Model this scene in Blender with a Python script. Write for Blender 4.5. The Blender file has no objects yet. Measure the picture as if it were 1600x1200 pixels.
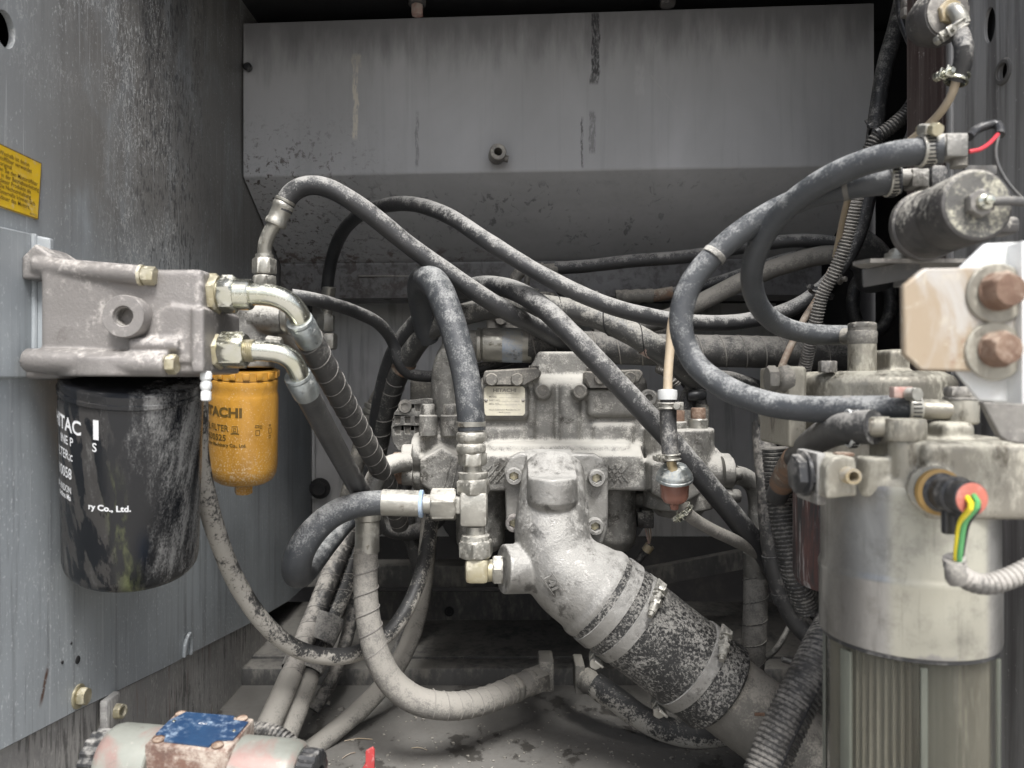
import bpy, bmesh, math, random
from mathutils import Vector, Matrix
from mathutils.geometry import tessellate_polygon
random.seed(7)
SC = bpy.context.scene
COL = SC.collection
PI = math.pi
F, H = 1200.0, 1.55            # focal length in photo pixels, camera height above the yard

# ---------------------------------------------------------------- camera
cam_d = bpy.data.cameras.new("camera")
cam_d.sensor_width = 36.0
cam_d.lens = 27.0
cam_d.clip_start, cam_d.clip_end = 0.02, 500
cam_d.dof.use_dof = True
cam_d.dof.focus_distance = 0.98
cam_d.dof.aperture_fstop = 7.5
cam = bpy.data.objects.new("camera", cam_d)
COL.objects.link(cam)
cam.location = (0, 0, H)
cam.rotation_euler = (PI / 2, 0, 0)
SC.camera = cam

# ---------------------------------------------------------------- overcast sky, soft sun, exposure
SUN_EL, SUN_AZ = math.radians(56), math.radians(170)
W = bpy.data.worlds.new("World")
SC.world = W
W.use_nodes = True
wn = W.node_tree
sky = wn.nodes.new("ShaderNodeTexSky")
sky.sky_type = 'NISHITA'
sky.sun_disc = False
sky.sun_elevation = SUN_EL
sky.sun_rotation = SUN_AZ
sky.air_density, sky.dust_density, sky.ozone_density = 1.0, 4.0, 1.0
hs = wn.nodes.new("ShaderNodeHueSaturation")       # cloud cover takes the blue out of the whole sky
hs.inputs['Saturation'].default_value = 0.6
wn.links.new(sky.outputs[0], hs.inputs['Color'])
bg = wn.nodes['Background']
wn.links.new(hs.outputs[0], bg.inputs['Color'])
bg.inputs['Strength'].default_value = 0.065
sun_d = bpy.data.lights.new("sun", 'SUN')
sun_d.energy = 1.5
sun_d.angle = math.radians(20)
sun_d.color = (1.0, 0.995, 0.985)
sun = bpy.data.objects.new("sun", sun_d)
COL.objects.link(sun)
sdir = Vector((math.sin(SUN_AZ) * math.cos(SUN_EL), math.cos(SUN_AZ) * math.cos(SUN_EL), math.sin(SUN_EL)))
sun.rotation_euler = sdir.to_track_quat('Z', 'Y').to_euler()
sun.location = (-1, -3, 5)
SC.view_settings.view_transform = 'Standard'
SC.view_settings.look = 'None'
SC.view_settings.exposure = 1.68
SC.view_settings.gamma = 1.0
SC.render.engine = 'CYCLES'
SC.cycles.use_denoising = True
SC.cycles.max_bounces = 7
SC.cycles.diffuse_bounces = 4
SC.cycles.glossy_bounces = 3
SC.cycles.transmission_bounces = 6
SC.cycles.caustics_reflective = False
SC.cycles.caustics_refractive = False
SC.cycles.sample_clamp_indirect = 6.0

# ---------------------------------------------------------------- geometry helpers
def V(*a):
    return Vector(a)

def P(px, py, d):
    """a point of the place: photo pixel and distance into the bay in metres"""
    return Vector(((px - 800) / F * d, d, H - (py - 600) / F * d))

def Q(p):
    return p.copy() if isinstance(p, Vector) else P(*p)

def S(px, d):
    return px * d / F

def frame(axis, hint=None):
    z = axis.normalized()
    h = Vector(hint) if hint is not None else (Vector((0, 0, 1)) if abs(z.z) < 0.9 else Vector((0, -1, 0)))
    x = (h - z * h.dot(z)).normalized()
    return x, z.cross(x), z

class MB:
    def __init__(self):
        self.v, self.f = [], []

    def add(self, vs, fs):
        o = len(self.v)
        self.v += [Vector(p) for p in vs]
        self.f += [tuple(i + o for i in q) for q in fs]
        return self

    # surface of revolution; profile entries (t, r) or (t, r, 'h') for a hexagonal ring
    def lathe(self, o, axis, prof, n=28, hint=None, roll=0.0, cap0=True, cap1=True):
        o = Q(o)
        x, y, z = frame(axis, hint)
        vs, fs, rings = [], [], []
        for e in prof:
            t, r = e[0], e[1]
            hx = len(e) > 2
            rings.append(len(vs))
            for i in range(n):
                a = 2 * PI * i / n + roll
                k = r
                if hx:
                    b = (2 * PI * i / n) % (PI / 3) - PI / 6
                    k = r * math.cos(PI / 6) / math.cos(b)
                vs.append(o + z * t + (x * math.cos(a) + y * math.sin(a)) * k)
        for a, b in zip(rings, rings[1:]):
            for i in range(n):
                j = (i + 1) % n
                fs.append((a + i, a + j, b + j, b + i))
        if cap0:
            fs.append(tuple(rings[0] + i for i in reversed(range(n))))
        if cap1:
            fs.append(tuple(rings[-1] + i for i in range(n)))
        return self.add(vs, fs)

    def cyl(self, a, b, r, r2=None, n=28, bev=0.0):
        a, b = Q(a), Q(b)
        L = (b - a).length
        r2 = r if r2 is None else r2
        pr = [(0, r), (L, r2)] if not bev else [(0, r - bev), (bev, r), (L - bev, r2), (L, r2 - bev)]
        return self.lathe(a, b - a, pr, n)

    def hexn(self, a, b, r, roll=0.0, hint=None):
        """hex nut or bolt head with chamfered ends; r is the corner radius"""
        a, b = Q(a), Q(b)
        L = (b - a).length
        c = min(0.1 * r, 0.3 * L)
        ri = r * 0.87
        return self.lathe(a, b - a, [(0, ri * .97), (c, r, 'h'), (L - c, r, 'h'), (L, ri * .97)], 36, hint, roll)

    def cap_bolt(self, a, axis, r, h):
        """socket cap screw head with a hexagonal recess"""
        return self.lathe(a, axis, [(0, r), (h * .88, r), (h, r * .9), (h, r * .62, 'h'), (h * .45, r * .56, 'h'), (h * .4, r * .05)], 36)

    def hex_bolt(self, a, axis, r, h, washer=0.0):
        a = Q(a); ax = axis.normalized()
        if washer:
            self.lathe(a, ax, [(0, washer), (h * .2, washer), (h * .25, washer * .95)], 28)
            a = a + ax * h * .25
        return self.hexn(a, a + ax * h, r)

    def box(self, c, size, rot=None, bev=0.0, seg=2, axes=None):
        c = Q(c)
        bm = bmesh.new()
        bmesh.ops.create_cube(bm, size=1.0)
        for v in bm.verts:
            v.co = Vector((v.co.x * size[0], v.co.y * size[1], v.co.z * size[2]))
        if bev:
            bmesh.ops.bevel(bm, geom=list(bm.edges), offset=min(bev, min(size) * .49), segments=seg, profile=.5, affect='EDGES')
        M = Matrix.Identity(3)
        if axes:
            M = Matrix([axes[0], axes[1], axes[2]]).transposed()
        elif rot:
            from mathutils import Euler
            M = Euler(rot).to_matrix()
        bm.verts.index_update()
        self.add([M @ v.co + c for v in bm.verts], [tuple(v.index for v in f.verts) for f in bm.faces])
        bm.free()
        return self

    def pbox(self, x0, x1, y0, y1, d0, d1, bev=0.0, seg=2):
        """upright box: pixel extent measured on its front face at distance d0, running back to d1"""
        a, b = P(x0, y1, d0), P(x1, y0, d0)
        c = (a + b) / 2
        return self.box(V(c.x, (d0 + d1) / 2, c.z), (b.x - a.x, d1 - d0, b.z - a.z), bev=bev, seg=seg)

    def prism(self, loops, origin, ex, ey, thick, bev=0.0):
        """flat plate: outer loop (and holes) in the plane (ex, ey), thickness along ex x ey"""
        origin, ex, ey = Q(origin), Vector(ex), Vector(ey)
        n = ex.cross(ey).normalized()
        l3 = [[Vector((p[0], p[1], 0)) for p in lp] for lp in loops]
        flat = [p for lp in l3 for p in lp]
        tris = tessellate_polygon(l3)
        m = len(flat)
        vs = [origin + ex * p.x + ey * p.y + n * (thick / 2) for p in flat] + [origin + ex * p.x + ey * p.y - n * (thick / 2) for p in flat]
        fs = []
        for t in tris:
            a, b, c = (flat[i] for i in t)
            s = (b.x - a.x) * (c.y - a.y) - (b.y - a.y) * (c.x - a.x)
            t = t if s > 0 else t[::-1]
            fs.append(tuple(t)); fs.append(tuple(i + m for i in reversed(t)))
        o = 0
        for li, lp in enumerate(loops):
            k = len(lp)
            ar = sum(lp[i][0] * lp[(i + 1) % k][1] - lp[(i + 1) % k][0] * lp[i][1] for i in range(k))
            for i in range(k):
                j = (i + 1) % k
                q = (o + i, o + i + m, o + j + m, o + j)
                if (ar < 0) != (li > 0):
                    q = q[::-1]
                if li > 0:
                    q = q[::-1] if False else q
                fs.append(q)
            o += k
        return self.add(vs, fs)

    def ppoly(self, pts, d, thick, holes=()):
        """plate facing the camera from pixel outline at distance d, thickness going back"""
        f = lambda q: ((q[0] - 800) / F * d, -(q[1] - 600) / F * d)
        return self.prism([[f(q) for q in pts]] + [[f(q) for q in h] for h in holes], V(0, d + thick / 2, H), (1, 0, 0), (0, 0, 1), thick)

    def tube(self, pts, r, n=20, step=0.006, rf=None, caps=True, res=None):
        path = spline(pts, step)
        fr = transport(path)
        vs, fs = [], []
        s = 0.0
        for k, (p, (x, y, z)) in enumerate(zip(path, fr)):
            if k:
                s += (p - path[k - 1]).length
            rr = r(s) if callable(r) else r
            for i in range(n):
                a = 2 * PI * i / n
                q = rr * (rf(s, a) if rf else 1.0)
                vs.append(p + (x * math.cos(a) + y * math.sin(a)) * q)
        for k in range(len(path) - 1):
            for i in range(n):
                j = (i + 1) % n
                fs.append((k * n + i, k * n + j, (k + 1) * n + j, (k + 1) * n + i))
        if caps:
            fs.append(tuple(reversed(range(n))))
            fs.append(tuple((len(path) - 1) * n + i for i in range(n)))
        return self.add(vs, fs)

    def helix(self, pts, r, pitch, wr, s0=0.0, s1=None, per=18, n=5, jitter=.18):
        path = spline(pts, 0.004)
        fr = transport(path)
        ss = [0.0]
        for a, b in zip(path, path[1:]):
            ss.append(ss[-1] + (b - a).length)
        s1 = ss[-1] if s1 is None else s1
        cnt = int((s1 - s0) / pitch * per)
        out, k = [], 0
        ph = 0.0
        for i in range(cnt + 1):
            s = s0 + (s1 - s0) * i / max(cnt, 1)
            while k < len(ss) - 2 and ss[k + 1] < s:
                k += 1
            t = (s - ss[k]) / max(ss[k + 1] - ss[k], 1e-9)
            p = path[k].lerp(path[k + 1], t)
            x, y, z = fr[k]
            a = 2 * PI * (s - s0) / pitch + jitter * 2 * math.sin(s * 47 + r * 900)
            out.append(p + (x * math.cos(a) + y * math.sin(a)) * r)
        return self.tube(out, wr, n=n, step=None)

def spline(pts, step):
    p = [Q(q) for q in pts]
    if step is None or len(p) < 3:
        if step is None:
            return p
        a, b = p[0], p[-1]
        k = max(1, int((b - a).length / step))
        return [a.lerp(b, i / k) for i in range(k + 1)]
    e = [p[0] * 2 - p[1]] + p + [p[-1] * 2 - p[-2]]
    dense = []
    for i in range(1, len(e) - 2):
        p0, p1, p2, p3 = e[i - 1:i + 3]
        t0 = 0.0
        t1 = t0 + max((p1 - p0).length, 1e-6) ** .5
        t2 = t1 + max((p2 - p1).length, 1e-6) ** .5
        t3 = t2 + max((p3 - p2).length, 1e-6) ** .5
        for j in range(16):
            t = t1 + (t2 - t1) * j / 16
            a1 = p0 * ((t1 - t) / (t1 - t0)) + p1 * ((t - t0) / (t1 - t0))
            a2 = p1 * ((t2 - t) / (t2 - t1)) + p2 * ((t - t1) / (t2 - t1))
            a3 = p2 * ((t3 - t) / (t3 - t2)) + p3 * ((t - t2) / (t3 - t2))
            b1 = a1 * ((t2 - t) / (t2 - t0)) + a2 * ((t - t0) / (t2 - t0))
            b2 = a2 * ((t3 - t) / (t3 - t1)) + a3 * ((t - t1) / (t3 - t1))
            dense.append(b1 * ((t2 - t) / (t2 - t1)) + b2 * ((t - t1) / (t2 - t1)))
    dense.append(p[-1])
    for _ in range(3):                       # relax kinks left by the control points
        dense = [dense[0]] + [dense[i - 1] * .25 + dense[i] * .5 + dense[i + 1] * .25 for i in range(1, len(dense) - 1)] + [dense[-1]]
    L = [0.0]
    for a, b in zip(dense, dense[1:]):
        L.append(L[-1] + (b - a).length)
    k = max(2, int(L[-1] / step))
    out, j = [], 0
    for i in range(k + 1):
        s = L[-1] * i / k
        while j < len(L) - 2 and L[j + 1] < s:
            j += 1
        out.append(dense[j].lerp(dense[j + 1], (s - L[j]) / max(L[j + 1] - L[j], 1e-9)))
    return out

def transport(path):
    fr = []
    n = len(path)
    x = None
    for k in range(n):
        z = (path[min(k + 1, n - 1)] - path[max(k - 1, 0)])
        z = z.normalized() if z.length > 1e-9 else fr[-1][2]
        if x is None:
            x, y, _ = frame(z)
        else:
            x = (x - z * x.dot(z)).normalized()
            y = z.cross(x)
        fr.append((x, y, z))
    return fr

# ---------------------------------------------------------------- objects
def mk(name, mb, m, loc, parent=None, cast=None, sharp=32, sub=0, bevel=0.0):
    me = bpy.data.meshes.new(name)
    me.from_pydata([p - loc for p in mb.v], [], mb.f)
    me.validate()
    me.update()
    bm = bmesh.new(); bm.from_mesh(me)
    bmesh.ops.recalc_face_normals(bm, faces=bm.faces[:])
    bm.to_mesh(me); bm.free()
    if sharp is not None:
        me.shade_smooth()
        me.set_sharp_from_angle(angle=math.radians(sharp))
    o = bpy.data.objects.new(name, me)
    COL.objects.link(o)
    if m is not None:
        me.materials.append(m)
    if parent is not None:
        o.parent = parent
    else:
        o.location = loc
    if cast:
        r = o.modifiers.new("fillet", 'REMESH')
        r.mode = 'VOXEL'; r.voxel_size = cast[0]; r.use_smooth_shade = True
        s = o.modifiers.new("soften", 'SMOOTH')
        s.factor = .5; s.iterations = cast[1]
    if bevel:
        b = o.modifiers.new("edges", 'BEVEL')
        b.width = bevel; b.segments = 2; b.limit_method = 'ANGLE'; b.angle_limit = math.radians(35)
    return o

class Thing:
    def __init__(self, name, label, cat, loc, group=None):
        self.loc = Q(loc)
        o = bpy.data.objects.new(name, None)
        o.empty_display_size = .02
        COL.objects.link(o)
        o.location = self.loc
        o['label'] = label; o['category'] = cat
        if group: o['group'] = group
        self.o = o

    def part(self, name, mb, m, parent=None, label=None, **k):
        p = mk(name, mb, m, self.loc, parent or self.o, **k)
        if label: p['label'] = label
        return p

def single(name, mb, m, label, cat, loc=None, group=None, **k):
    loc = Q(loc) if loc is not None else mb.v[0].copy()
    o = mk(name, mb, m, loc, **k)
    o['label'] = label; o['category'] = cat
    if group: o['group'] = group
    return o

def setting(name, mb, m, parent=None, kind='structure', **k):
    o = mk(name, mb, m, V(0, 0, 0), parent, **k)
    if parent is None: o['kind'] = kind
    return o

def text_mb(mb, body, size, fn, bold=0.0, align='LEFT', xs=1.0, spacing=1.0, line=1.0):
    """flat lettering laid on a surface by fn(x, y) -> point"""
    c = bpy.data.curves.new("lettering", 'FONT')
    c.body = body; c.size = size; c.align_x = align; c.offset = bold * size
    c.space_character = spacing; c.space_line = line
    c.resolution_u = 3
    o = bpy.data.objects.new("lettering", c)
    COL.objects.link(o)
    dg = bpy.context.evaluated_depsgraph_get()
    me = o.evaluated_get(dg).to_mesh()
    mb.add([fn(v.co.x * xs, v.co.y) for v in me.vertices], [tuple(p.vertices) for p in me.polygons])
    o.evaluated_get(dg).to_mesh_clear()
    bpy.data.objects.remove(o); bpy.data.curves.remove(c)
    return mb

# ---------------------------------------------------------------- materials
class N:
    def __init__(self, name):
        self.m = bpy.data.materials.new(name)
        self.m.use_nodes = True
        self.t = self.m.node_tree
        self.b = self.t.nodes['Principled BSDF']
        self.tc = None

    def put(self, sock, v):
        if v is None: return
        if hasattr(v, 'is_output'): self.t.links.new(v, sock)
        elif isinstance(v, (tuple, list)) and len(v) == 3 and sock.type == 'RGBA': sock.default_value = (*v, 1)
        else: sock.default_value = v

    def obj(self, rnd=True):
        tc = self.t.nodes.new('ShaderNodeTexCoord').outputs['Object']
        if not rnd: return tc
        oi = self.t.nodes.new('ShaderNodeObjectInfo').outputs['Random']
        mu = self.math('MULTIPLY', oi, 37.0)
        a = self.t.nodes.new('ShaderNodeVectorMath'); a.operation = 'ADD'
        self.t.links.new(tc, a.inputs[0]); self.t.links.new(mu, a.inputs[1])
        return a.outputs[0]

    def pos(self):
        return self.t.nodes.new('ShaderNodeNewGeometry').outputs['Position']

    def nz(self):
        g = self.t.nodes.new('ShaderNodeNewGeometry').outputs['Normal']
        return self.xyz(g)[2]

    def xyz(self, v):
        s = self.t.nodes.new('ShaderNodeSeparateXYZ'); self.t.links.new(v, s.inputs[0])
        return s.outputs[0], s.outputs[1], s.outputs[2]

    def map(self, v, scale=(1, 1, 1), loc=(0, 0, 0)):
        n = self.t.nodes.new('ShaderNodeMapping'); self.t.links.new(v, n.inputs[0])
        n.inputs['Scale'].default_value = scale; n.inputs['Location'].default_value = loc
        return n.outputs[0]

    def noise(self, v, scale, detail=5, rough=.6, dist=0.0):
        n = self.t.nodes.new('ShaderNodeTexNoise'); self.t.links.new(v, n.inputs['Vector'])
        n.inputs['Scale'].default_value = scale; n.inputs['Detail'].default_value = detail
        n.inputs['Roughness'].default_value = rough; n.inputs['Distortion'].default_value = dist
        return n.outputs[0]

    def math(self, op, a, b=0.0, clamp=False):
        n = self.t.nodes.new('ShaderNodeMath'); n.operation = op; n.use_clamp = clamp
        self.put(n.inputs[0], a); self.put(n.inputs[1], b)
        return n.outputs[0]

    def ramp(self, s, lo, hi, a=0.0, b=1.0):
        n = self.t.nodes.new('ShaderNodeMapRange'); n.interpolation_type = 'SMOOTHSTEP'
        self.put(n.inputs[0], s)
        for i, v in enumerate((lo, hi, a, b)): self.put(n.inputs[i + 1], v)
        return n.outputs[0]

    def band(self, s, lo, hi, soft):
        return self.math('MULTIPLY', self.ramp(s, lo - soft, lo + soft), self.ramp(s, hi - soft, hi + soft, 1, 0))

    def mul(self, *a):
        r = a[0]
        for b in a[1:]: r = self.math('MULTIPLY', r, b)
        return r

    def mix(self, f, a, b):
        n = self.t.nodes.new('ShaderNodeMix'); n.data_type = 'RGBA'
        self.put(n.inputs[0], f); self.put(n.inputs[6], a); self.put(n.inputs[7], b)
        return n.outputs[2]

    def mixf(self, f, a, b):
        n = self.t.nodes.new('ShaderNodeMix'); n.data_type = 'FLOAT'
        self.put(n.inputs[0], f); self.put(n.inputs[2], a); self.put(n.inputs[3], b)
        return n.outputs[0]

    def bump(self, h, strength=.3, dist=.001):
        n = self.t.nodes.new('ShaderNodeBump'); n.inputs['Strength'].default_value = strength
        n.inputs['Distance'].default_value = dist
        self.put(n.inputs['Height'], h)
        self.t.links.new(n.outputs[0], self.b.inputs['Normal'])

    def out(self, col=None, rough=None, metal=None, **k):
        self.put(self.b.inputs['Base Color'], col)
        self.put(self.b.inputs['Roughness'], rough)
        self.put(self.b.inputs['Metallic'], metal)
        for a, v in k.items(): self.put(self.b.inputs[a.replace('_', ' ')], v)
        return self.m

def grime(name, base, base2=None, mscale=14, dust=None, amt=.3, dscale=110, up=.25, dark=None, damt=.0, kscale=30,
          rough=.55, metal=0.0, bump=.25, bscale=220, spec=None, edge=.09, coat=0.0, stretch=(1, 1, 1), dist=.4):
    """worn surface: two base tones, settled dust in flecks (more where it faces up), dark grease spots, fine grain"""
    n = N(name)
    v = n.map(n.obj(), stretch)
    a = n.noise(v, mscale, 6, .62, dist)
    col = n.mix(n.ramp(a, .3, .7), base, base2 or tuple(c * .72 for c in base))
    ro, me = rough, metal
    if dark:
        k = n.noise(v, kscale, 7, .68, .12)
        fk = n.ramp(k, .66 - damt * .32, .80 - damt * .32)
        col = n.mix(fk, col, dark)
        ro = n.mixf(fk, ro, max(.28, rough - .12))
    if dust:
        b = n.noise(v, dscale, 7, .72, .15)
        b2 = n.noise(v, dscale * .16, 4, .6, .2)
        s = n.math('ADD', n.math('MULTIPLY', b, .55), n.math('MULTIPLY', b2, .45))
        s = n.math('ADD', s, n.math('MULTIPLY', n.nz(), up * .28))
        t = .66 - amt * .34
        fd = n.ramp(s, t - edge, t + edge)
        col = n.mix(fd, col, dust)
        ro = n.mixf(fd, ro, .9)
        if metal: me = n.mixf(fd, me, 0.0)
    g = n.noise(v, bscale, 5, .7)
    g2 = n.noise(v, bscale * .28, 4, .65)
    n.bump(n.math('ADD', g, n.math('MULTIPLY', g2, 1.1)), bump, .0014)
    k = {}
    if coat: k['Coat_Weight'] = coat
    return n.out(col, ro, me, **k)
# ================================================================ MATERIALS
DUST = (.50, .48, .44)
M = {}
M['rubber'] = grime('hose_rubber', (.024, .025, .027), (.042, .042, .043), dust=(.33, .325, .31), amt=.2, dscale=460, up=.75, rough=.45, bump=.3, bscale=500, edge=.10)
M['rubber_clean'] = grime('hose_rubber_cleaner', (.03, .03, .031), (.055, .055, .055), dust=(.30, .29, .27), amt=.2, dscale=380, up=.7, rough=.42, bump=.25, bscale=400, edge=.11)
M['rubber_blue'] = grime('hose_rubber_bluish', (.04, .044, .049), (.06, .064, .069), dust=(.31, .315, .31), amt=.16, dscale=460, up=.55, rough=.46, bump=.3, bscale=300, edge=.11)
M['rubber_dusty'] = grime('hose_rubber_caked', (.14, .135, .124), (.19, .18, .165), dust=(.30, .285, .255), amt=.5, dscale=420, up=.6, dark=(.06, .058, .055), damt=.22, kscale=70, rough=.8, bump=.4, bscale=300)
M['rubber_half'] = grime('hose_rubber_half_caked', (.03, .03, .03), (.05, .05, .05), dust=(.40, .38, .34), amt=.50, dscale=300, up=-.45, rough=.5, bump=.35, bscale=300, edge=.05)
M['wrap'] = grime('spiral_sheath', (.04, .04, .04), (.07, .068, .065), dust=(.26, .25, .23), amt=.3, dscale=380, up=.45, rough=.55, bump=.25, bscale=400, edge=.12)
M['wrap_edge'] = grime('spiral_sheath_edge', (.30, .285, .26), (.17, .16, .15), rough=.8)
M['wrap_dark'] = grime('spiral_sheath_dark', (.032, .032, .033), (.06, .058, .055), dust=(.34, .32, .29), amt=.25, dscale=120, up=.6, rough=.5)
M['film'] = grime('wrapping_film', (.04, .04, .04), (.07, .07, .068), dust=(.34, .33, .30), amt=.32, dscale=420, up=.45, rough=.35, bump=.45, bscale=140, edge=.10)
M['conduit'] = grime('corrugated_plastic', (.026, .026, .026), (.045, .044, .042), dust=(.28, .265, .24), amt=.24, dscale=320, up=.4, rough=.45)
M['conduit_pale'] = grime('corrugated_plastic_dusty', (.09, .086, .08), (.15, .145, .135), dust=(.38, .36, .33), amt=.4, dscale=300, up=.5, rough=.7)
M['cast'] = grime('dusty_cast_metal', (.15, .146, .135), (.235, .23, .213), 26, dust=(.45, .437, .40), amt=.27, dscale=480, up=1.05, dark=(.07, .065, .057), damt=.40, kscale=30, rough=.45, metal=.4, bump=.5, bscale=330)
M['cast_light'] = grime('pale_cast_metal', (.25, .244, .228), (.34, .333, .315), 22, dust=(.38, .373, .352), amt=.22, dscale=520, up=.55, dark=(.13, .126, .118), damt=.42, kscale=52, rough=.42, metal=.55, bump=.45, bscale=360)
M['cast_dark'] = grime('grey_cast_metal', (.125, .12, .11), (.185, .178, .16), 14, dust=(.34, .32, .28), amt=.28, dscale=380, up=.7, dark=(.07, .065, .06), damt=.3, rough=.6, metal=.2, bump=.5, bscale=300)
M['cast_brown'] = grime('brownish_cast_metal', (.205, .192, .182), (.26, .246, .235), 9, dust=(.5, .47, .44), amt=.16, dscale=170, up=.3, dark=(.12, .10, .09), damt=.22, kscale=18, rough=.5, metal=.35, bump=.35, bscale=420)
M['cast_olive'] = grime('oily_cast_metal', (.25, .234, .198), (.34, .322, .27), 15, dust=(.45, .43, .36), amt=.26, dscale=200, up=.3, dark=(.10, .088, .068), damt=.42, kscale=40, rough=.40, metal=.5, bump=.35, bscale=300, stretch=(1, 1, .5))
M['steel'] = grime('dusty_steel', (.33, .32, .285), (.42, .41, .37), 30, dust=(.46, .445, .40), amt=.24, dscale=420, up=.3, dark=(.12, .105, .08), damt=.26, kscale=60, rough=.36, metal=.75, bump=.2)
M['steel_dark'] = grime('grimy_steel', (.17, .16, .15), (.26, .25, .23), 30, dust=(.42, .40, .36), amt=.3, dscale=160, up=.4, rough=.5, metal=.4, bump=.3)
M['zinc'] = grime('zinc_plated_steel', (.62, .62, .56), (.55, .55, .44), 40, dust=(.6, .58, .5), amt=.08, dscale=300, up=.2, rough=.22, metal=.95, bump=.1)
M['zinc_yellow'] = grime('yellow_zinc_steel', (.40, .355, .225), (.47, .44, .335), 35, dust=(.6, .56, .46), amt=.25, dscale=150, up=.2, dark=(.3, .2, .13), damt=.2, rough=.36, metal=.6, bump=.2)
M['brass'] = grime('dull_brass', (.42, .33, .18), (.5, .42, .28), 30, dust=(.5, .46, .38), amt=.3, dscale=150, rough=.4, metal=.5)
M['rust'] = grime('rusty_steel', (.125, .072, .048), (.21, .14, .10), 60, dust=(.40, .32, .25), amt=.2, dscale=150, up=.4, rough=.8, bump=.6)
M['rust_hose'] = grime('rust_stained_sleeve', (.22, .13, .08), (.14, .11, .09), 60, dust=(.4, .36, .3), amt=.3, dscale=120, rough=.8)
M['black_plastic'] = grime('black_plastic', (.022, .023, .025), (.035, .035, .036), 30, dust=(.3, .29, .27), amt=.12, dscale=120, rough=.32, bump=.1)
M['black_grimy'] = grime('grimy_black_steel', (.04, .038, .037), (.075, .07, .066), 20, dust=(.42, .40, .35), amt=.2, dscale=330, up=.5, dark=(.02, .02, .02), damt=.3, rough=.5, bump=.45, bscale=200)
M['flecked_disc'] = grime('flecked_black_disc', (.075, .073, .068), (.12, .116, .105), 40, dust=(.50, .48, .38), amt=.36, dscale=330, up=.3, rough=.5, bump=.4)
M['dark_metal'] = grime('dark_grey_steel', (.06, .06, .06), (.10, .098, .095), 12, dust=(.22, .21, .19), amt=.3, dscale=80, up=.4, rough=.65, stretch=(1, 1, .4))
M['void'] = grime('near_black_steel', (.012, .012, .014), (.02, .02, .021), 8, dust=(.045, .043, .042), amt=.25, dscale=50, up=.5, rough=.75)  # near-black base tone for the enclosed void, slots and spots
M['white_paint'] = grime('chipped_white_paint', (.70, .71, .70), (.60, .61, .60), 12, dust=(.5, .48, .44), amt=.12, dscale=50, dark=(.4, .37, .33), damt=.2, rough=.4, bump=.15)
M['beige_tube'] = grime('beige_plastic_tube', (.48, .40, .29), (.40, .32, .225), 25, dust=(.4, .36, .3), amt=.25, rough=.4, bump=.1)
M['brown_tube'] = grime('brown_rubber_tube', (.22, .16, .12), (.3, .23, .18), 25, dust=(.4, .36, .3), amt=.3, rough=.6)
M['red_wire'] = grime('red_insulation', (.62, .05, .07), (.5, .04, .05), rough=.35, bump=.05)
M['yellow_wire'] = grime('yellow_insulation', (.80, .66, .03), (.7, .55, .03), rough=.35, bump=.05)
M['green_wire'] = grime('green_insulation', (.12, .42, .15), (.08, .3, .1), rough=.35, bump=.05)
M['red_plastic'] = grime('red_rubber_seal', (.52, .16, .11), (.42, .13, .10), 40, dust=(.6, .45, .4), amt=.2, rough=.5)
M['red_paint'] = grime('red_paint', (.48, .05, .05), (.36, .05, .05), 30, dust=(.5, .42, .4), amt=.25, rough=.5)
M['orange_ring'] = grime('amber_ring', (.40, .25, .08), (.33, .21, .07), rough=.45)
M['pink_clip'] = grime('faded_red_clip', (.42, .22, .19), (.5, .42, .37), 60, rough=.55, metal=.3)
M['blue_grey_zinc'] = grime('bluish_zinc', (.40, .44, .45), (.33, .35, .34), 60, dust=(.5, .5, .46), amt=.25, dscale=300, up=.3, dark=(.15,.16,.16), damt=.3, kscale=80, rough=.3, metal=.75)
M['ink_black'] = grime('black_print', (.02, .02, .02), (.03, .03, .03), rough=.5, bump=0)
M['ink_white'] = grime('white_print', (.80, .81, .82), (.7, .71, .72), 40, rough=.5, bump=0)
M['ink_grey'] = grime('faded_grey_print', (.20, .19, .16), (.3, .28, .24), 60, rough=.6, bump=0)
M['ink_brown'] = grime('brown_print', (.10, .06, .015), (.14, .09, .02), 60, rough=.5, bump=0)
M['plate_label'] = grime('cream_data_plate', (.62, .59, .47), (.55, .52, .42), 20, dust=(.5, .47, .4), amt=.25, dscale=160, rough=.45, metal=.15, bump=.1)
M['blue_band'] = grime('blue_band', (.28, .40, .58), (.5, .55, .58), 60, rough=.6)
M['blue_faded'] = grime('faded_blue_paint_mark', (.24, .29, .37), (.33, .35, .37), 50, dust=(.40, .39, .35), amt=.42, dscale=300, up=.3, dark=(.12, .12, .12), damt=.3, kscale=60, rough=.5)

def m_orange():
    n = N('orange_filter_paint')
    p = n.obj(False); v = n.map(p, (1, 1, .6))
    a = n.noise(v, 28, 6, .65, .6)
    col = n.mix(n.ramp(a, .35, .7), (.52, .265, .04), (.37, .185, .03))
    f = n.noise(p, 420, 6, .75)
    _, _, z = n.xyz(p)
    low = n.ramp(z, -.05, -.17)
    s = n.math('ADD', f, n.math('MULTIPLY', low, .08))
    col = n.mix(n.ramp(s, .58, .66), col, (.60, .46, .28))
    n.bump(n.noise(p, 300, 4), .12, .001)
    return n.out(col, n.mixf(n.ramp(s, .6, .68), .34, .7), 0.0, Coat_Weight=.15)
M['orange'] = m_orange()

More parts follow.
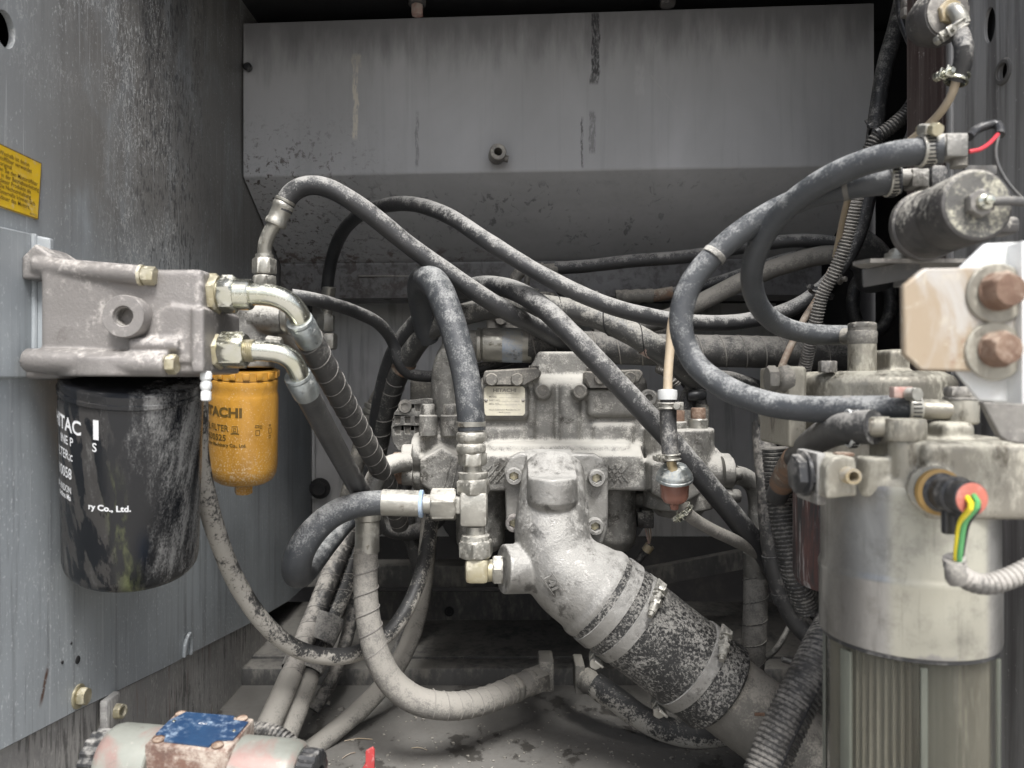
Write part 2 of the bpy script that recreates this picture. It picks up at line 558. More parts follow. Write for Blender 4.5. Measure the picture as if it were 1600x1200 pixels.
def m_black_filter():
    """glossy black enamel with run-down oil film and dried dust on its outer side"""
    n = N('oily_black_enamel')
    p = n.obj(False)
    x, y, z = n.xyz(p)
    st = n.noise(n.map(p, (60, 60, 3.2)), 1.0, 5, .6, .25)
    st2 = n.noise(n.map(p, (150, 150, 6)), 1.0, 4, .6, .1)
    fl = n.noise(n.map(p, (1, 1, .45)), 620, 6, .78, .1)
    side = n.ramp(x, -.004, .05)
    low = n.ramp(z, -.10, -.25)
    s = n.math('ADD', n.math('MULTIPLY', fl, .42), n.math('MULTIPLY', st, .58))
    s = n.math('ADD', s, n.math('MULTIPLY', side, .13))
    s = n.math('ADD', s, n.math('MULTIPLY', low, .05))
    s = n.math('ADD', s, n.math('MULTIPLY', st2, .10))
    dust = n.math('MULTIPLY', n.ramp(s, .60, .86), .66)
    film = n.mul(n.ramp(st, .46, .52), n.ramp(z, -.0, -.04), n.ramp(x, .02, -.02))
    col = n.mix(n.mul(film, .8), (.008, .009, .011), (.05, .047, .044))
    col = n.mix(dust, col, (.40, .40, .39))
    grn = n.mul(n.band(x, -.008, .006, .006), n.ramp(st, .4, .6), n.ramp(z, -.07, -.11))
    col = n.mix(n.mul(grn, .55), col, (.13, .15, .05))
    ro = n.mixf(dust, n.mixf(film, .13, .38), .8)
    n.bump(n.math('ADD', n.math('MULTIPLY', fl, .4), st), .25, .0012)
    return n.out(col, ro, 0.0)
M['black_filter'] = m_black_filter()

def m_left_wall():
    n = N('streaked_blue_grey_paint')
    p = n.pos()
    x, y, z = n.xyz(p)
    z = n.math('SUBTRACT', z, H)
    big = n.noise(p, 5, 5, .6, .4)
    col = n.mix(n.ramp(big, .3, .7), (.41, .445, .465), (.315, .34, .357))
    # vertical wash streaks
    st = n.noise(n.map(p, (1, 70, 2.2)), 1.0, 6, .62, .3)
    st2 = n.noise(n.map(p, (1, 160, 7)), 1.0, 5, .65, .2)
    lowz = n.ramp(z, .02, -.12)
    col = n.mix(n.mul(n.ramp(st, .50, .72), n.mixf(lowz, .30, .55)), col, (.14, .145, .15))
    col = n.mix(n.mul(n.ramp(st2, .56, .74), .38), col, (.50, .53, .54))
    # smoky brown film on the upper half
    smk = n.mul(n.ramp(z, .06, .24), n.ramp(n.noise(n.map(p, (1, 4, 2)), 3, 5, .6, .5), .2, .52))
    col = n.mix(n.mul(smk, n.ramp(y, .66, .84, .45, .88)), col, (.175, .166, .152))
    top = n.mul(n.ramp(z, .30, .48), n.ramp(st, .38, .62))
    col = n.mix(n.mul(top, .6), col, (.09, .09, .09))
    # wandering drip tracks: pale edges and dark runs in a broad belt
    q = n.noise(n.map(p, (1, 2.6, 1)), 70, 2, .5, .9)
    line = n.ramp(n.math('ABSOLUTE', n.math('SUBTRACT', q, .5)), .035, .008)
    belt = n.mul(n.math('MAXIMUM', n.mul(n.band(y, .66, .96, .05), n.ramp(z, .25, .38)), n.band(y, .86, 1.04, .05)), n.ramp(z, .03, .12),
                 n.ramp(n.noise(p, 14, 4, .6), .36, .56))
    col = n.mix(n.mul(line, belt, .8), col, (.58, .59, .58))
    q2 = n.noise(n.map(p, (1, 210, 75)), 1.0, 5, .62, .5)
    runs = n.mul(n.ramp(q2, .52, .57), n.ramp(n.noise(p, 16, 4, .6), .36, .56), n.band(y, .90, 1.12, .06), n.ramp(z, -.02, .08))
    col = n.mix(n.mul(runs, .7), col, (.04, .042, .046))
    # specks of dried mud, denser low down
    sp = n.noise(n.map(p, (1, 1.3, .7)), 240, 5, .7, .3)
    spz = n.math('ADD', sp, n.math('MULTIPLY', n.math('SUBTRACT', n.noise(p, 12, 4, .6), .5), .22))
    col = n.mix(n.mul(n.ramp(spz, .60, .66), n.mixf(lowz, .45, .85)), col, (.66, .69, .70))
    dkst = n.noise(n.map(p, (1, 300, 9)), 1.0, 6, .7, .2)
    col = n.mix(n.mul(n.ramp(dkst, .56, .68), lowz, .45), col, (.14, .145, .15))
    wst = n.noise(n.map(p, (1, 240, 4)), 1.0, 5, .66, .2)
    col = n.mix(n.mul(n.ramp(wst, .60, .70), .4), col, (.62, .65, .66))
    # one rusty scratch
    sc = n.mul(n.band(n.math('ADD', y, n.math('MULTIPLY', z, -.35)), .838, .843, .002), n.band(z, -.305, -.275, .006))
    col = n.mix(n.mul(sc, n.ramp(n.noise(p, 150, 5), .36, .46)), col, (.12, .065, .045))
    n.bump(n.math('ADD', n.math('MULTIPLY', st2, .5), n.math('MULTIPLY', sp, .6)), .22, .0015)
    return n.out(col, n.mixf(n.ramp(st, .4, .6), .5, .36), 0.0)
M['left_wall'] = m_left_wall()

def m_lower_wall():
    n = N('mud_streaked_grey_steel')
    p = n.pos()
    st = n.noise(n.map(p, (1, 150, 14)), 1.0, 8, .72, .35)
    fl = n.noise(n.map(p, (1, 330, 110)), 1.0, 7, .74, .3)
    big = n.noise(p, 9, 5, .65, .4)
    s = n.math('ADD', n.math('MULTIPLY', st, .6), n.math('MULTIPLY', big, .4))
    col = n.mix(n.ramp(big, .35, .65), (.30, .297, .29), (.46, .45, .43))
    col = n.mix(n.mul(n.ramp(s, .49, .60), .75), col, (.06, .06, .06))
    col = n.mix(n.mul(n.ramp(fl, .53, .63), n.ramp(n.noise(p, 14, 5, .65), .34, .6), .9), col, (.55, .54, .52))
    col = n.mix(n.mul(n.ramp(n.noise(n.map(p, (1, 90, 8)), 1.0, 5, .65), .60, .70), .45), col, (.24, .14, .105))
    n.bump(fl, .4, .0015)
    return n.out(col, .6, 0.0)
M['lower_wall'] = m_lower_wall()

def m_cover():
    """faded grey sheet metal with run-down drips, scratches and a darker upper edge"""
    n = N('faded_grey_sheet_paint')
    p = n.pos()
    x, y, z = n.xyz(p)
    z = n.math('SUBTRACT', z, H)
    big = n.noise(n.map(p, (1, 1, .6)), 4, 5, .6, .5)
    col = n.mix(n.ramp(big, .3, .7), (.46, .464, .475), (.37, .373, .38))
    st = n.noise(n.map(p, (70, 70, 3)), 1.0, 6, .62, .25)
    col = n.mix(n.mul(n.ramp(st, .50, .75), .16), col, (.16, .16, .165))
    st2 = n.noise(n.map(p, (120, 120, 4)), 1.0, 6, .66, .2)
    col = n.mix(n.mul(n.ramp(st2, .58, .76), .14), col, (.46, .46, .455))
    # chips and bare spots in the lower left corner
    ch = n.noise(p, 90, 8, .75, .5)
    reg = n.mul(n.ramp(x, -.14, -.42), n.ramp(z, .48, .33))
    col = n.mix(n.mul(n.ramp(ch, .55, .60), reg), col, (.075, .06, .05))
    col = n.mix(n.mul(n.ramp(ch, .45, .38), reg, .6), col, (.30, .33, .335))
    # darker upper edge with a ragged lower border
    edge_z = n.math('ADD', z, n.math('MULTIPLY', n.noise(n.map(p, (50, 50, 9)), 1.0, 5), .12))
    col = n.mix(n.mul(n.ramp(edge_z, .56, .66), .62), col, (.055, .055, .06))
    w = n.math('MULTIPLY', n.math('SUBTRACT', n.noise(n.map(p, (8, 8, 40)), 1.0, 4), .5), .010)
    xw = n.math('ADD', x, w)
    def drip(px, hw, y0, y1, c, a):
        d = 1.245
        x0 = (px - 800) / F * d
        f = n.mul(n.band(xw, x0 - S(hw, d), x0 + S(hw, d), .0011), n.band(z, (600 - y1) / F * d, (600 - y0) / F * d, .004),
                  n.ramp(n.noise(n.map(p, (1.6, 1, .5)), 170, 6, .72), .36, .56), a)
        return n.mix(f, col, c)
    col = drip(551, 4.0, 90, 210, (.62, .585, .51), 1.0)
    col = drip(553, 7.5, 76, 96, (.46, .44, .40), .9)
    col = drip(930, 6, 22, 118, (.03, .03, .034), .95)
    col = drip(929, 7, 108, 132, (.05, .05, .05), .8)
    col = drip(925, 5, 175, 240, (.10, .10, .10), .55)
    col = drip(909, 1.6, 185, 262, (.05, .05, .05), .8)
    col = drip(650, 2.5, 170, 255, (.10, .10, .10), .5)
    col = drip(998, 7, 105, 152, (.52, .53, .53), .3)
    # one long slanting scratch
    u = n.math('ADD', z, n.math('MULTIPLY', x, 1.28))
    scr = n.mul(n.band(u, .781, .7835, .0012), n.band(x, .218, .285, .004), n.ramp(n.noise(p, 120, 4), .38, .5))
    col = n.mix(n.mul(scr, .7), col, (.45, .45, .44))
    sp = n.noise(p, 200, 6, .72, .4)
    col = n.mix(n.mul(n.ramp(sp, .69, .74), .6), col, (.5, .5, .49))
    # black oil blots on the lower sloping face
    bl = n.noise(n.map(p, (60, 40, 18)), 1.0, 5, .65, .8)
    lowf = n.ramp(z, .338, .325)
    col = n.mix(n.mul(n.ramp(bl, .57, .64), lowf, n.ramp(n.noise(p, 9, 3), .42, .58), .5), col, (.04, .04, .042))
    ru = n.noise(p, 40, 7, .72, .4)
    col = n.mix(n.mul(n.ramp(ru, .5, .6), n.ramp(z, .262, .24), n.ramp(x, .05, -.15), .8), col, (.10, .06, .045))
    grime_shade = n.ramp(n.noise(p, 34, 7, .7, .3), .36, .56)
    col = n.mix(n.mul(n.ramp(z, .240, .226), n.mixf(grime_shade, .95, .72)), col, (.055, .05, .047))  # flange band darkened in the colour: shade under the cover plus rusty grime
    n.bump(n.math('ADD', st2, sp), .12, .0015)
    return n.out(col, n.mixf(n.ramp(big, .3, .7), .42, .55), 0.0)
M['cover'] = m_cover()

def m_panel():
    n = N('dull_grey_panel_paint')
    p = n.pos()
    big = n.noise(p, 6, 5, .6, .4)
    col = n.mix(n.ramp(big, .3, .7), (.56, .56, .555), (.45, .45, .445))
    st = n.noise(n.map(p, (60, 60, 5)), 1.0, 5, .6, .2)
    col = n.mix(n.mul(n.ramp(st, .5, .7), .4), col, (.09, .088, .085))
    sp = n.noise(p, 150, 6, .72)
    col = n.mix(n.mul(n.ramp(sp, .66, .72), .5), col, (.36, .35, .33))
    n.bump(sp, .15, .001)
    return n.out(col, .6, 0.0)
M['panel'] = m_panel()

def m_floor():
    n = N('oil_blotched_dusty_floor')
    p = n.pos()
    big = n.noise(p, 6, 6, .6, .4)
    col = n.mix(n.ramp(big, .3, .7), (.13, .125, .115), (.20, .193, .178))
    gr = n.noise(p, 130, 7, .7, .3)
    col = n.mix(n.mul(n.ramp(gr, .5, .62), .5), col, (.15, .14, .125))
    bl = n.noise(n.map(p, (1, .7, 1)), 15, 9, .66, .15)
    col = n.mix(n.mul(n.ramp(bl, .575, .60), .85), col, (.06, .056, .05))
    n.bump(n.math('ADD', gr, bl), .3, .0015)
    return n.out(col, n.mixf(n.ramp(bl, .55, .6), .8, .45), 0.0)
M['floor'] = m_floor()

def m_right_wall():
    n = N('grimy_dark_post_paint')
    p = n.pos()
    x, y, z = n.xyz(p)
    st = n.noise(n.map(p, (60, 60, 2.5)), 1.0, 6, .64, .3)
    st2 = n.noise(n.map(p, (220, 220, 9)), 1.0, 6, .7, .2)
    col = n.mix(n.ramp(st, .35, .65), (.28, .28, .277), (.12, .118, .116))
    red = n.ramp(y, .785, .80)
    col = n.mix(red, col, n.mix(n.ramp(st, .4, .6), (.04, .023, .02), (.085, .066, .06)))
    col = n.mix(n.mul(n.ramp(st2, .57, .70), .6), col, (.33, .325, .32))
    col = n.mix(n.mul(n.ramp(n.noise(p, 190, 7, .72, .2), .63, .69), .8), col, (.52, .51, .5))
    n.bump(st2, .3, .0015)
    return n.out(col, .5, 0.0)
M['right_wall'] = m_right_wall()

def m_dirty_canister():
    n = N('scuffed_dark_red_canister')
    p = n.obj(False)
    st = n.noise(n.map(p, (55, 55, 7)), 1.0, 7, .7, .3)
    st2 = n.noise(n.map(p, (140, 140, 14)), 1.0, 7, .72, .4)
    col = n.mix(n.ramp(st, .42, .6), (.03, .03, .032), (.095, .04, .035))
    col = n.mix(n.mul(n.ramp(st2, .54, .66), .8), col, (.44, .43, .42))
    n.bump(st2, .3, .001)
    return n.out(col, .5, 0.0)
M['dirty_canister'] = m_dirty_canister()

def m_fuel_canister():
    """brushed-grey fuel filter shell with a pale drained-fuel wash down the front"""
    n = N('stained_aluminium_shell')
    p = n.obj(False)
    x, y, z = n.xyz(p)
    big = n.noise(n.map(p, (1, 1, .5)), 22, 6, .62, .5)
    col = n.mix(n.ramp(big, .3, .7), (.26, .255, .245), (.40, .395, .375))
    st = n.noise(n.map(p, (130, 130, 9)), 1.0, 5, .62, .15)
    rag = n.math('ADD', z, n.math('MULTIPLY', n.noise(n.map(p, (45, 45, 3)), 1.0, 3), .03))
    wash = n.mul(n.ramp(rag, .018, .021), n.band(x, -.034, .03, .004))
    run = n.mul(n.band(n.math('ADD', x, n.math('MULTIPLY', n.noise(n.map(p, (3, 3, 20)), 1.0, 3), .012)), .005, .032, .003), n.ramp(z, -.16, -.06))
    w = n.math('MAXIMUM', n.mul(wash, .8), n.mul(run, n.ramp(st, .35, .6), .8))
    col = n.mix(w, col, (.43, .415, .335))
    dk = n.noise(p, 48, 8, .72, .1)
    col = n.mix(n.mul(n.ramp(dk, .46, .70), .42), col, (.13, .124, .11))
    col = n.mix(n.mul(n.ramp(st, .52, .72), .4), col, (.10, .095, .085))
    n.bump(n.noise(p, 260, 5), .15, .001)
    return n.out(col, n.mixf(w, .33, .5), n.mixf(w, .8, .2))
M['fuel_shell'] = m_fuel_canister()

def m_bowl():
    n = N('smoky_clear_bowl')
    p = n.obj(False)
    a = n.noise(n.map(p, (50, 50, 5)), 1.0, 5, .6)
    return n.out(n.mix(n.ramp(a, .35, .7), (.30, .30, .25), (.16, .15, .12)), .07, 0.0, Alpha=.11)
M['bowl'] = m_bowl()
M['pleat'] = grime('filter_paper', (.15, .14, .105), (.10, .093, .07), 25, dust=(.36, .33, .26), amt=.2, rough=.7, stretch=(1, 1, .15))
M['bowl_rib'] = grime('pale_bowl_rib', (.115, .122, .10), (.08, .085, .07), 30, rough=.3, stretch=(1, 1, .2))

def m_amber_bowl():
    n = N('red_fuel_in_clear_bowl')
    p = n.obj()
    return n.out((.50, .25, .19), .08, 0.0, Transmission_Weight=.55, IOR=1.35)
M['amber_bowl'] = m_amber_bowl()

def m_sock():
    """black rubber sleeve under flaked dried mud"""
    n = N('mud_flaked_rubber')
    p = n.obj()
    a = n.noise(n.map(p, (1, 1, 1)), 300, 3, .6, .7)
    b = n.noise(p, 26, 5, .6, .4)
    s = n.math('ADD', n.math('MULTIPLY', a, .65), n.math('MULTIPLY', b, .35))
    s = n.math('ADD', s, n.math('MULTIPLY', n.nz(), .03))
    f = n.math('MULTIPLY', n.ramp(s, .45, .62), .85)
    col = n.mix(f, (.022, .022, .022), (.33, .32, .295))
    n.bump(f, .5, .0012)
    return n.out(col, n.mixf(f, .5, .9), 0.0)
M['sock'] = m_sock()

def m_solenoid():
    n = N('worn_pale_plating')
    p = n.obj()
    a = n.noise(p, 22, 6, .62, .5)
    col = n.mix(n.ramp(a, .35, .7), (.30, .31, .275), (.22, .228, .20))
    r = n.noise(p, 16, 5, .6, .6)
    col = n.mix(n.mul(n.ramp(r, .48, .64), .75), col, (.31, .175, .155))
    d = n.noise(p, 140, 7, .72)
    col = n.mix(n.mul(n.ramp(d, .60, .68), .6), col, (.38, .365, .33))
    k = n.noise(p, 50, 7, .7)
    col = n.mix(n.mul(n.ramp(k, .63, .7), .6), col, (.2, .17, .15))
    n.bump(d, .2, .001)
    return n.out(col, .48, .2)
M['solenoid'] = m_solenoid()
M['rust_block'] = grime('brown_rusted_block', (.17, .095, .07), (.12, .075, .06), 26, dust=(.45, .39, .33), amt=.42, dscale=110, up=.0, dark=(.42, .13, .04), damt=.22, kscale=22, rough=.75, bump=.5)
M['blue_plate'] = grime('scratched_blue_plate', (.020, .052, .125), (.03, .075, .16), 30, dust=(.30, .38, .47), amt=.24, dscale=150, up=.0, rough=.35, metal=.2)

def m_rust_plate():
    n = N('rust_washed_steel_plate')
    p = n.obj(False)
    x, y, z = n.xyz(p)
    a = n.noise(n.map(p, (1.0, 1, .55)), 26, 7, .64, .7)
    col = n.mix(n.ramp(a, .40, .58), (.42, .40, .37), (.33, .265, .19))
    b = n.noise(p, 60, 7, .7, .5)
    col = n.mix(n.mul(n.ramp(b, .55, .66), .6), col, (.50, .46, .38))
    col = n.mix(n.mul(n.ramp(n.noise(p, 34, 6, .7), .62, .7), .7), col, (.24, .13, .08))
    n.bump(b, .3, .001)
    return n.out(col, .55, .15)
M['rust_plate'] = m_rust_plate()
M['sticker'] = grime('yellow_sticker', (.76, .50, .02), (.66, .42, .02), 30, dust=(.62, .52, .30), amt=.2, dscale=220, dark=(.4, .27, .06), damt=.25, rough=.4, bump=.05)
M['ground'] = grime('pale_yard_gravel', (.30, .285, .26), (.38, .36, .33), 3, dust=(.45, .43, .40), amt=.4, dscale=20, rough=.9, bump=.3)
# ================================================================ SETTING: yard, bay walls, floor, roof
mb = MB(); mb.add([V(-30, -30, 0), V(30, -30, 0), V(30, 30, 0), V(-30, 30, 0)], [(0, 1, 2, 3)])
setting('ground', mb, M['ground'])

XL = -.45
def yz(px, py):                       # pixel -> (distance, height) on the left wall plane
    d = XL * F / (px - 800)
    return d, H - (py - 600) / F * d
# left wall: upper sheet with a round hole, its lower edge overlapping a second sheet
seam = [(.50, H - .262), yz(0, 1172), yz(120, 1110), yz(270, 1037), yz(296, 1022), yz(398, 970), yz(452, 938)]
hole = [(.682 + .0138 * math.cos(a), H + .315 + .0165 * math.sin(a)) for a in [2 * PI * i / 28 for i in range(28)]]
mb = MB()
mb.prism([[*seam, (1.72, H - .44), (1.72, H + .70), (.50, H + .70)], hole], V(XL - .003, 0, 0), (0, 1, 0), (0, 0, 1), .006)
setting('left_wall', mb, M['left_wall'])
mb = MB()
mb.prism([[(.50, .9), (1.5, .9), (1.40, H - .36), (1.28, H - .30), (.5, H - .20)]], V(XL - .010, 0, 0), (0, 1, 0), (0, 0, 1), .005)
lw = setting('lower_left_wall', mb, M['lower_wall'])
mb = MB(); mb.tube([V(XL - .002, a, b) for a, b in seam[1:]], .0016, n=6, step=None)
setting('weld_seam', mb, M['black_grimy'], kind='structure')
# outer skin of the machine keeps daylight out behind the sheets
mb = MB()
mb.box(V(-.66, 1.35, 1.55), (.01, 1.74, 2.0))
mb.box(V(1.06, 1.45, 1.55), (.01, 1.56, 2.0))
mb.box(V(.20, 2.26, 1.55), (1.74, .01, 2.0))
mb.box(V(-.56, .497, 1.6), (.195, .006, 1.9))
mb.box(V(.80, .62, 1.6), (.54, .006, 1.9))
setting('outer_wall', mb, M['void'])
mb = MB(); mb.box(V(.20, 1.53, H + .645), (1.74, 1.46, .012))
mb.box(V(-.55, .70, H + .705), (.22, .42, .01))
mb.box(V(.77, .76, H + .705), (.60, .28, .01))
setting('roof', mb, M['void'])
mb = MB(); mb.box(V(.20, 1.39, H + .618), (1.20, .05, .018))
setting('roof_beam', mb, M['void'])
# floor sheet with two torn holes that show the ground below
def fl(px, py, zf=-.51):
    d = -zf * F / (py - 600)
    return (px - 800) / F * d, d
h1 = [fl(*q) for q in [(492, 1095), (503, 1092), (516, 1096), (515, 1104), (500, 1104), (491, 1100)]]
h2 = [fl(*q) for q in [(526, 1108), (536, 1104), (540, 1108), (533, 1112)]]
mb = MB()
mb.prism([[(-.66, .52), (1.06, .62), (1.06, 1.30), (-.66, 1.30)], h1, h2], V(0, 0, H - .513), (1, 0, 0), (0, 1, 0), .006)
setting('floor', mb, M['floor'])
mb = MB()
mb.box(V(.2, 1.325, H - .4975), (1.70, .05, .032), bev=.004)
mb.box(V(.2, 1.52, H - .485), (1.70, .34, .012))
setting('floor_step', mb, M['dark_metal'])
# back panels
mb = MB()
mb.pbox(488, 1212, 474, 838, 1.62, 1.625)
pn = setting('back_wall', mb, M['panel'])
mb = MB(); mb.box(V(-.416, 1.612, H - .11), (.006, .012, .26), bev=.001)
mb.box(V(-.30, 1.60, H - .275), (.2, .03, .03), bev=.002)
setting('panel_edge', mb, M['panel'], kind='structure')
mb = MB()
mb.pbox(560, 860, 925, 1062, 1.56, 1.565)
setting('lower_back_wall', mb, M['dark_metal'])
mb = MB()
mb.pbox(470, 1000, 884, 918, 1.50, 1.56, bev=.004)
mb.prism([[(.12, -.395), (.62, -.30), (.62, -.335), (.12, -.43)]], V(0, 1.46, H + .02), (1, 0, 0), (0, 0, 1), .02)
setting('cross_beam', mb, M['dark_metal'])
# right wall: post plate with two slots
XR = .45
mb = MB(); mb.box(V(XR + .012, .70, 1.55), (.004, .14, 1.3)); setting('added_slot_backing', mb, M['void'])  # dark sheet added behind the slots so the holes look unlit
def sl(cx, cz, a, b, n=20):
    return [(cx + a * math.cos(2 * PI * i / n), cz + b * math.sin(2 * PI * i / n)) for i in range(n)]
mb = MB()
mb.prism([[(.56, .9), (.875, .9), (.875, H + .70), (.56, H + .70)], sl(.7235, H + .338, .0085, .0168), sl(.703, H + .286, .0062, .0098)],
         V(XR + .0015, 0, 0), (0, 1, 0), (0, 0, 1), .003)
setting('right_wall', mb, M['right_wall'])
mb = MB(); mb.box(V(XR + .02, .80, 1.58), (.046, .004, 1.36)); mb.box(V(XR - .001, .787, 1.58), (.004, .010, 1.36), bev=.001)
mb.box(V(XR + .035, .874, 1.58), (.05, .006, 1.36), bev=.001)
setting('right_wall_flange', mb, M['right_wall'])
mb = MB(); mb.lathe(V(XR + .001, .703, H + .286), V(-1, 0, 0), [(0, .0125), (.002, .0120), (.003, .0105), (.003, .0080), (.0, .0076)], 26, cap0=False, cap1=False)
single('slot_collar', mb, M['dark_metal'], 'small raised steel collar round the lower slot of the right post', 'collar')

# ---------------------------------------------------------------- big sheet-metal cover across the back
yaw = math.atan2(1.212 - 1.28, .571 + .448)
cv = Thing('metal_cover', 'wide faded grey sheet metal cover across the upper back with drip marks', 'metal cover', V(0, 1.25, H + .34))
A0, A1 = V(-.4475, 1.28, 0), V(.571, 1.212, 0)
zt, zb = H + .6005, H + .3435
def cvp(t, z, back=0.0):
    p = A0.lerp(A1, t); return V(p.x, p.y + back, z)
mb = MB()
n_ = 14                                       # front sheet, small roll at the fold, sloping underside
prof = [(0, zt)] + [(0, zb + .006)]
for i in range(5):
    a = i / 4 * math.radians(63)
    prof.append((.0045 * (1 - math.cos(a)), zb + .006 - .006 * math.sin(a)))
prof += [(.205, H + .232), (.205, H + .165), (.26, H + .160), (.26, zt + .01), (.02, zt + .01)]
vs, fs = [], []
for t in (0, 1):
    for b, z in prof:
        vs.append(cvp(t, z, b))
k = len(prof)
for i in range(k):
    fs.append((i, (i + 1) % k, k + (i + 1) % k, k + i))
fs += [tuple(range(k)), tuple(range(2 * k - 1, k - 1, -1))]
mb.add(vs, fs)
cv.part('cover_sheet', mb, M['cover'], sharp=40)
mb = MB(); c = P(773, 246, 1.245)
mb.lathe(c + V(0, .02, 0), V(.12, -1, .0), [(0, .0095), (.022, .0095), (.026, .0135), (.050, .0135), (.052, .012), (.052, .0065), (.02, .006)], 24)
mb.cyl(c + V(.012, -.012, -.004), c + V(.022, -.012, -.006), .006, n=12)
cv.part('pipe_stub', mb, M['steel_dark'])
mb = MB(); mb.box(P(606, 462, 1.478), (.045, .006, .008), bev=.002); mb.hex_bolt(P(606, 456, 1.482), V(0, -1, 0), .012, .008, .016)
cv.part('flange_bolt', mb, M['dark_metal'])
mb = MB(); mb.lathe(P(388, 106, 1.272), V(0, -1, 0), [(0, .007), (.006, .007), (.009, .004)], 14)
cv.part('edge_rivet', mb, M['black_plastic'])
mb = MB(); mb.pbox(560, 645, 430, 432, 1.468, 1.474)
cv.part('flange_slot', mb, M['steel_dark'])
t = Thing('top_nut', 'small rusty red nut hanging under the roof above the cover', 'nut', P(652, 14, 1.26))
mb = MB(); mb.cyl(P(652, -6, 1.25), P(652, 8, 1.25), .014); t.part('boss', mb, M['dark_metal'])
mb = MB(); mb.hexn(P(652, 8, 1.25), P(652, 24, 1.25), .010); t.part('nut', mb, M['pink_clip'])
t = Thing('dark_nut', 'dark bolt head under the roof edge above the middle of the cover', 'bolt', P(1043, -2, 1.22))
mb = MB(); mb.hexn(P(1043, -14, 1.215), P(1043, 9, 1.215), .013); t.part('head', mb, M['black_grimy'])

# ---------------------------------------------------------------- bracket on the left wall, sticker, wall bolts
t = Thing('mounting_bracket', 'pale blue grey folded bracket fixed to the left wall behind the filter head', 'bracket', P(30, 590, .66))
mb = MB()
mb.prism([[(-.046, 0), (-.026, 0), (-.026, .130), (-.046, .134)]], V(-.403, .716, H + .0055), (1, 0, 0), (0, 0, 1), .006)
mb.prism([[(.60, 0), (.716, 0), (.716, .134), (.60, .128)]], V(-.4465, 0, H + .0055), (0, 1, 0), (0, 0, 1), .005)
t.part('plate', mb, M['left_wall'], bevel=.0015)
mb = MB(); mb.tube([V(-.4435, .712, H + .006), V(-.443, .7125, H + .07), V(-.4435, .712, H + .139)], .0030, n=10, step=.02)
t.part('weld_bead', mb, M['left_wall'])

t = Thing('warning_sticker', 'yellow sticker with black German text on the left wall', 'sticker', V(XL, .70, H + .18))
sx = XL + .0012
cor = [(.60, H + .2105), (.7317, H + .2102), (.7262, H + .1555), (.60, H + .1545)]
mb = MB(); mb.prism([[(a, b) for a, b in cor[::-1]]], V(sx, 0, 0), (0, 1, 0), (0, 0, 1), .0006)
t.part('yellow_sheet', mb, M['sticker'])
mb = MB()
lines = ['Weshalb ist davon', 'Kraftstofffilter verwendet', 'original', 'en Sie den Motorölfilter', 'in der Betriebsanleitung', 'dieser Produkte als', 'Die Nichteinhaltung', 'Intervalle können sich', 'Lebensdauer des Motors.']
ends = [.713, .7165, .688, .7255, .7272, .715, .715, .7215, .714]
for i, (s_, e_) in enumerate(zip(lines, ends)):
    zz = H + .2015 - i * .0049
    text_mb(mb, s_, .0056, lambda x, y, e=e_, z=zz: V(sx + .0009, e + x, z + y), bold=.008, align='RIGHT')
text_mb(mb, '4657135', .0030, lambda x, y: V(sx + .0009, .724 + x, H + .1575 + y), align='RIGHT')
for a, b in zip(cor, cor[1:]):
    ux, uz = b[0] - a[0], b[1] - a[1]
    L = math.hypot(ux, uz); nx, nzv = uz / L * .0008, -ux / L * .0008
    ins = lambda q: V(sx + .0009, q[0] * .998 + .665 * .002, q[1] * .985 + (H + .183) * .015)
    p, q = ins(a), ins(b); w = V(0, nx, nzv) * .5
    mb.add([p - w, q - w, q + w, p + w], [(0, 1, 2, 3)])
t.part('printed_text', mb, M['ink_brown'], sharp=None)

def wp(px, py):
    d, z = yz(px, py); return V(XL, d, z)
t = Thing('wall_bolt', 'zinc hex bolt on the left wall just above the sheet seam', 'bolt', wp(122, 1088))
mb = MB(); mb.hex_bolt(wp(122, 1088), V(1, 0, 0), .0095, .008, .0125); t.part('head', mb, M['zinc_yellow'])
t = Thing('weld_nut', 'dirty nut on a small tab below the wall seam', 'nut', wp(170, 1110))
mb = MB(); p = wp(168, 1108); mb.box(p + V(.003, 0, -.002), (.010, .03, .034), bev=.003); t.part('tab', mb, M['lower_wall'])
mb = MB(); q = p + V(.006, .004, -.004); mb.lathe(q, V(1, -.2, .1), [(0, .0085), (.010, .0085, 'h'), (.011, .007), (.011, .005), (.004, .0045)], 30); t.part('nut', mb, M['zinc_yellow'])
t = Thing('wall_tab', 'small bent hook tab at the middle of the wall seam', 'tab', wp(292, 1008))
mb = MB(); p = wp(292, 1008)
mb.tube([p + V(.001, -.012, -.012), p + V(.003, -.010, .008), p + V(.004, 0, .016), p + V(.003, .008, .006), p + V(.001, .010, -.016)], .0028, n=8, step=.003)
t.part('hook', mb, M['left_wall'])
for i, (px, py, r) in enumerate([(121, 1031, .0042), (97, 1035, .0018), (111, 1005, .0014)]):
    mb = MB(); mb.lathe(wp(px, py) + V(-.0005, 0, 0), V(1, 0, 0), [(0, r), (.0012, r), (.0016, r * .6)], 14)
    single('oil_spot', mb, M['void'], ['largest black oil blob under the black filter on the left wall', 'tiny black oil speck left of the largest oil blob', 'tiny black oil speck above the largest oil blob'][i], 'oil spot')
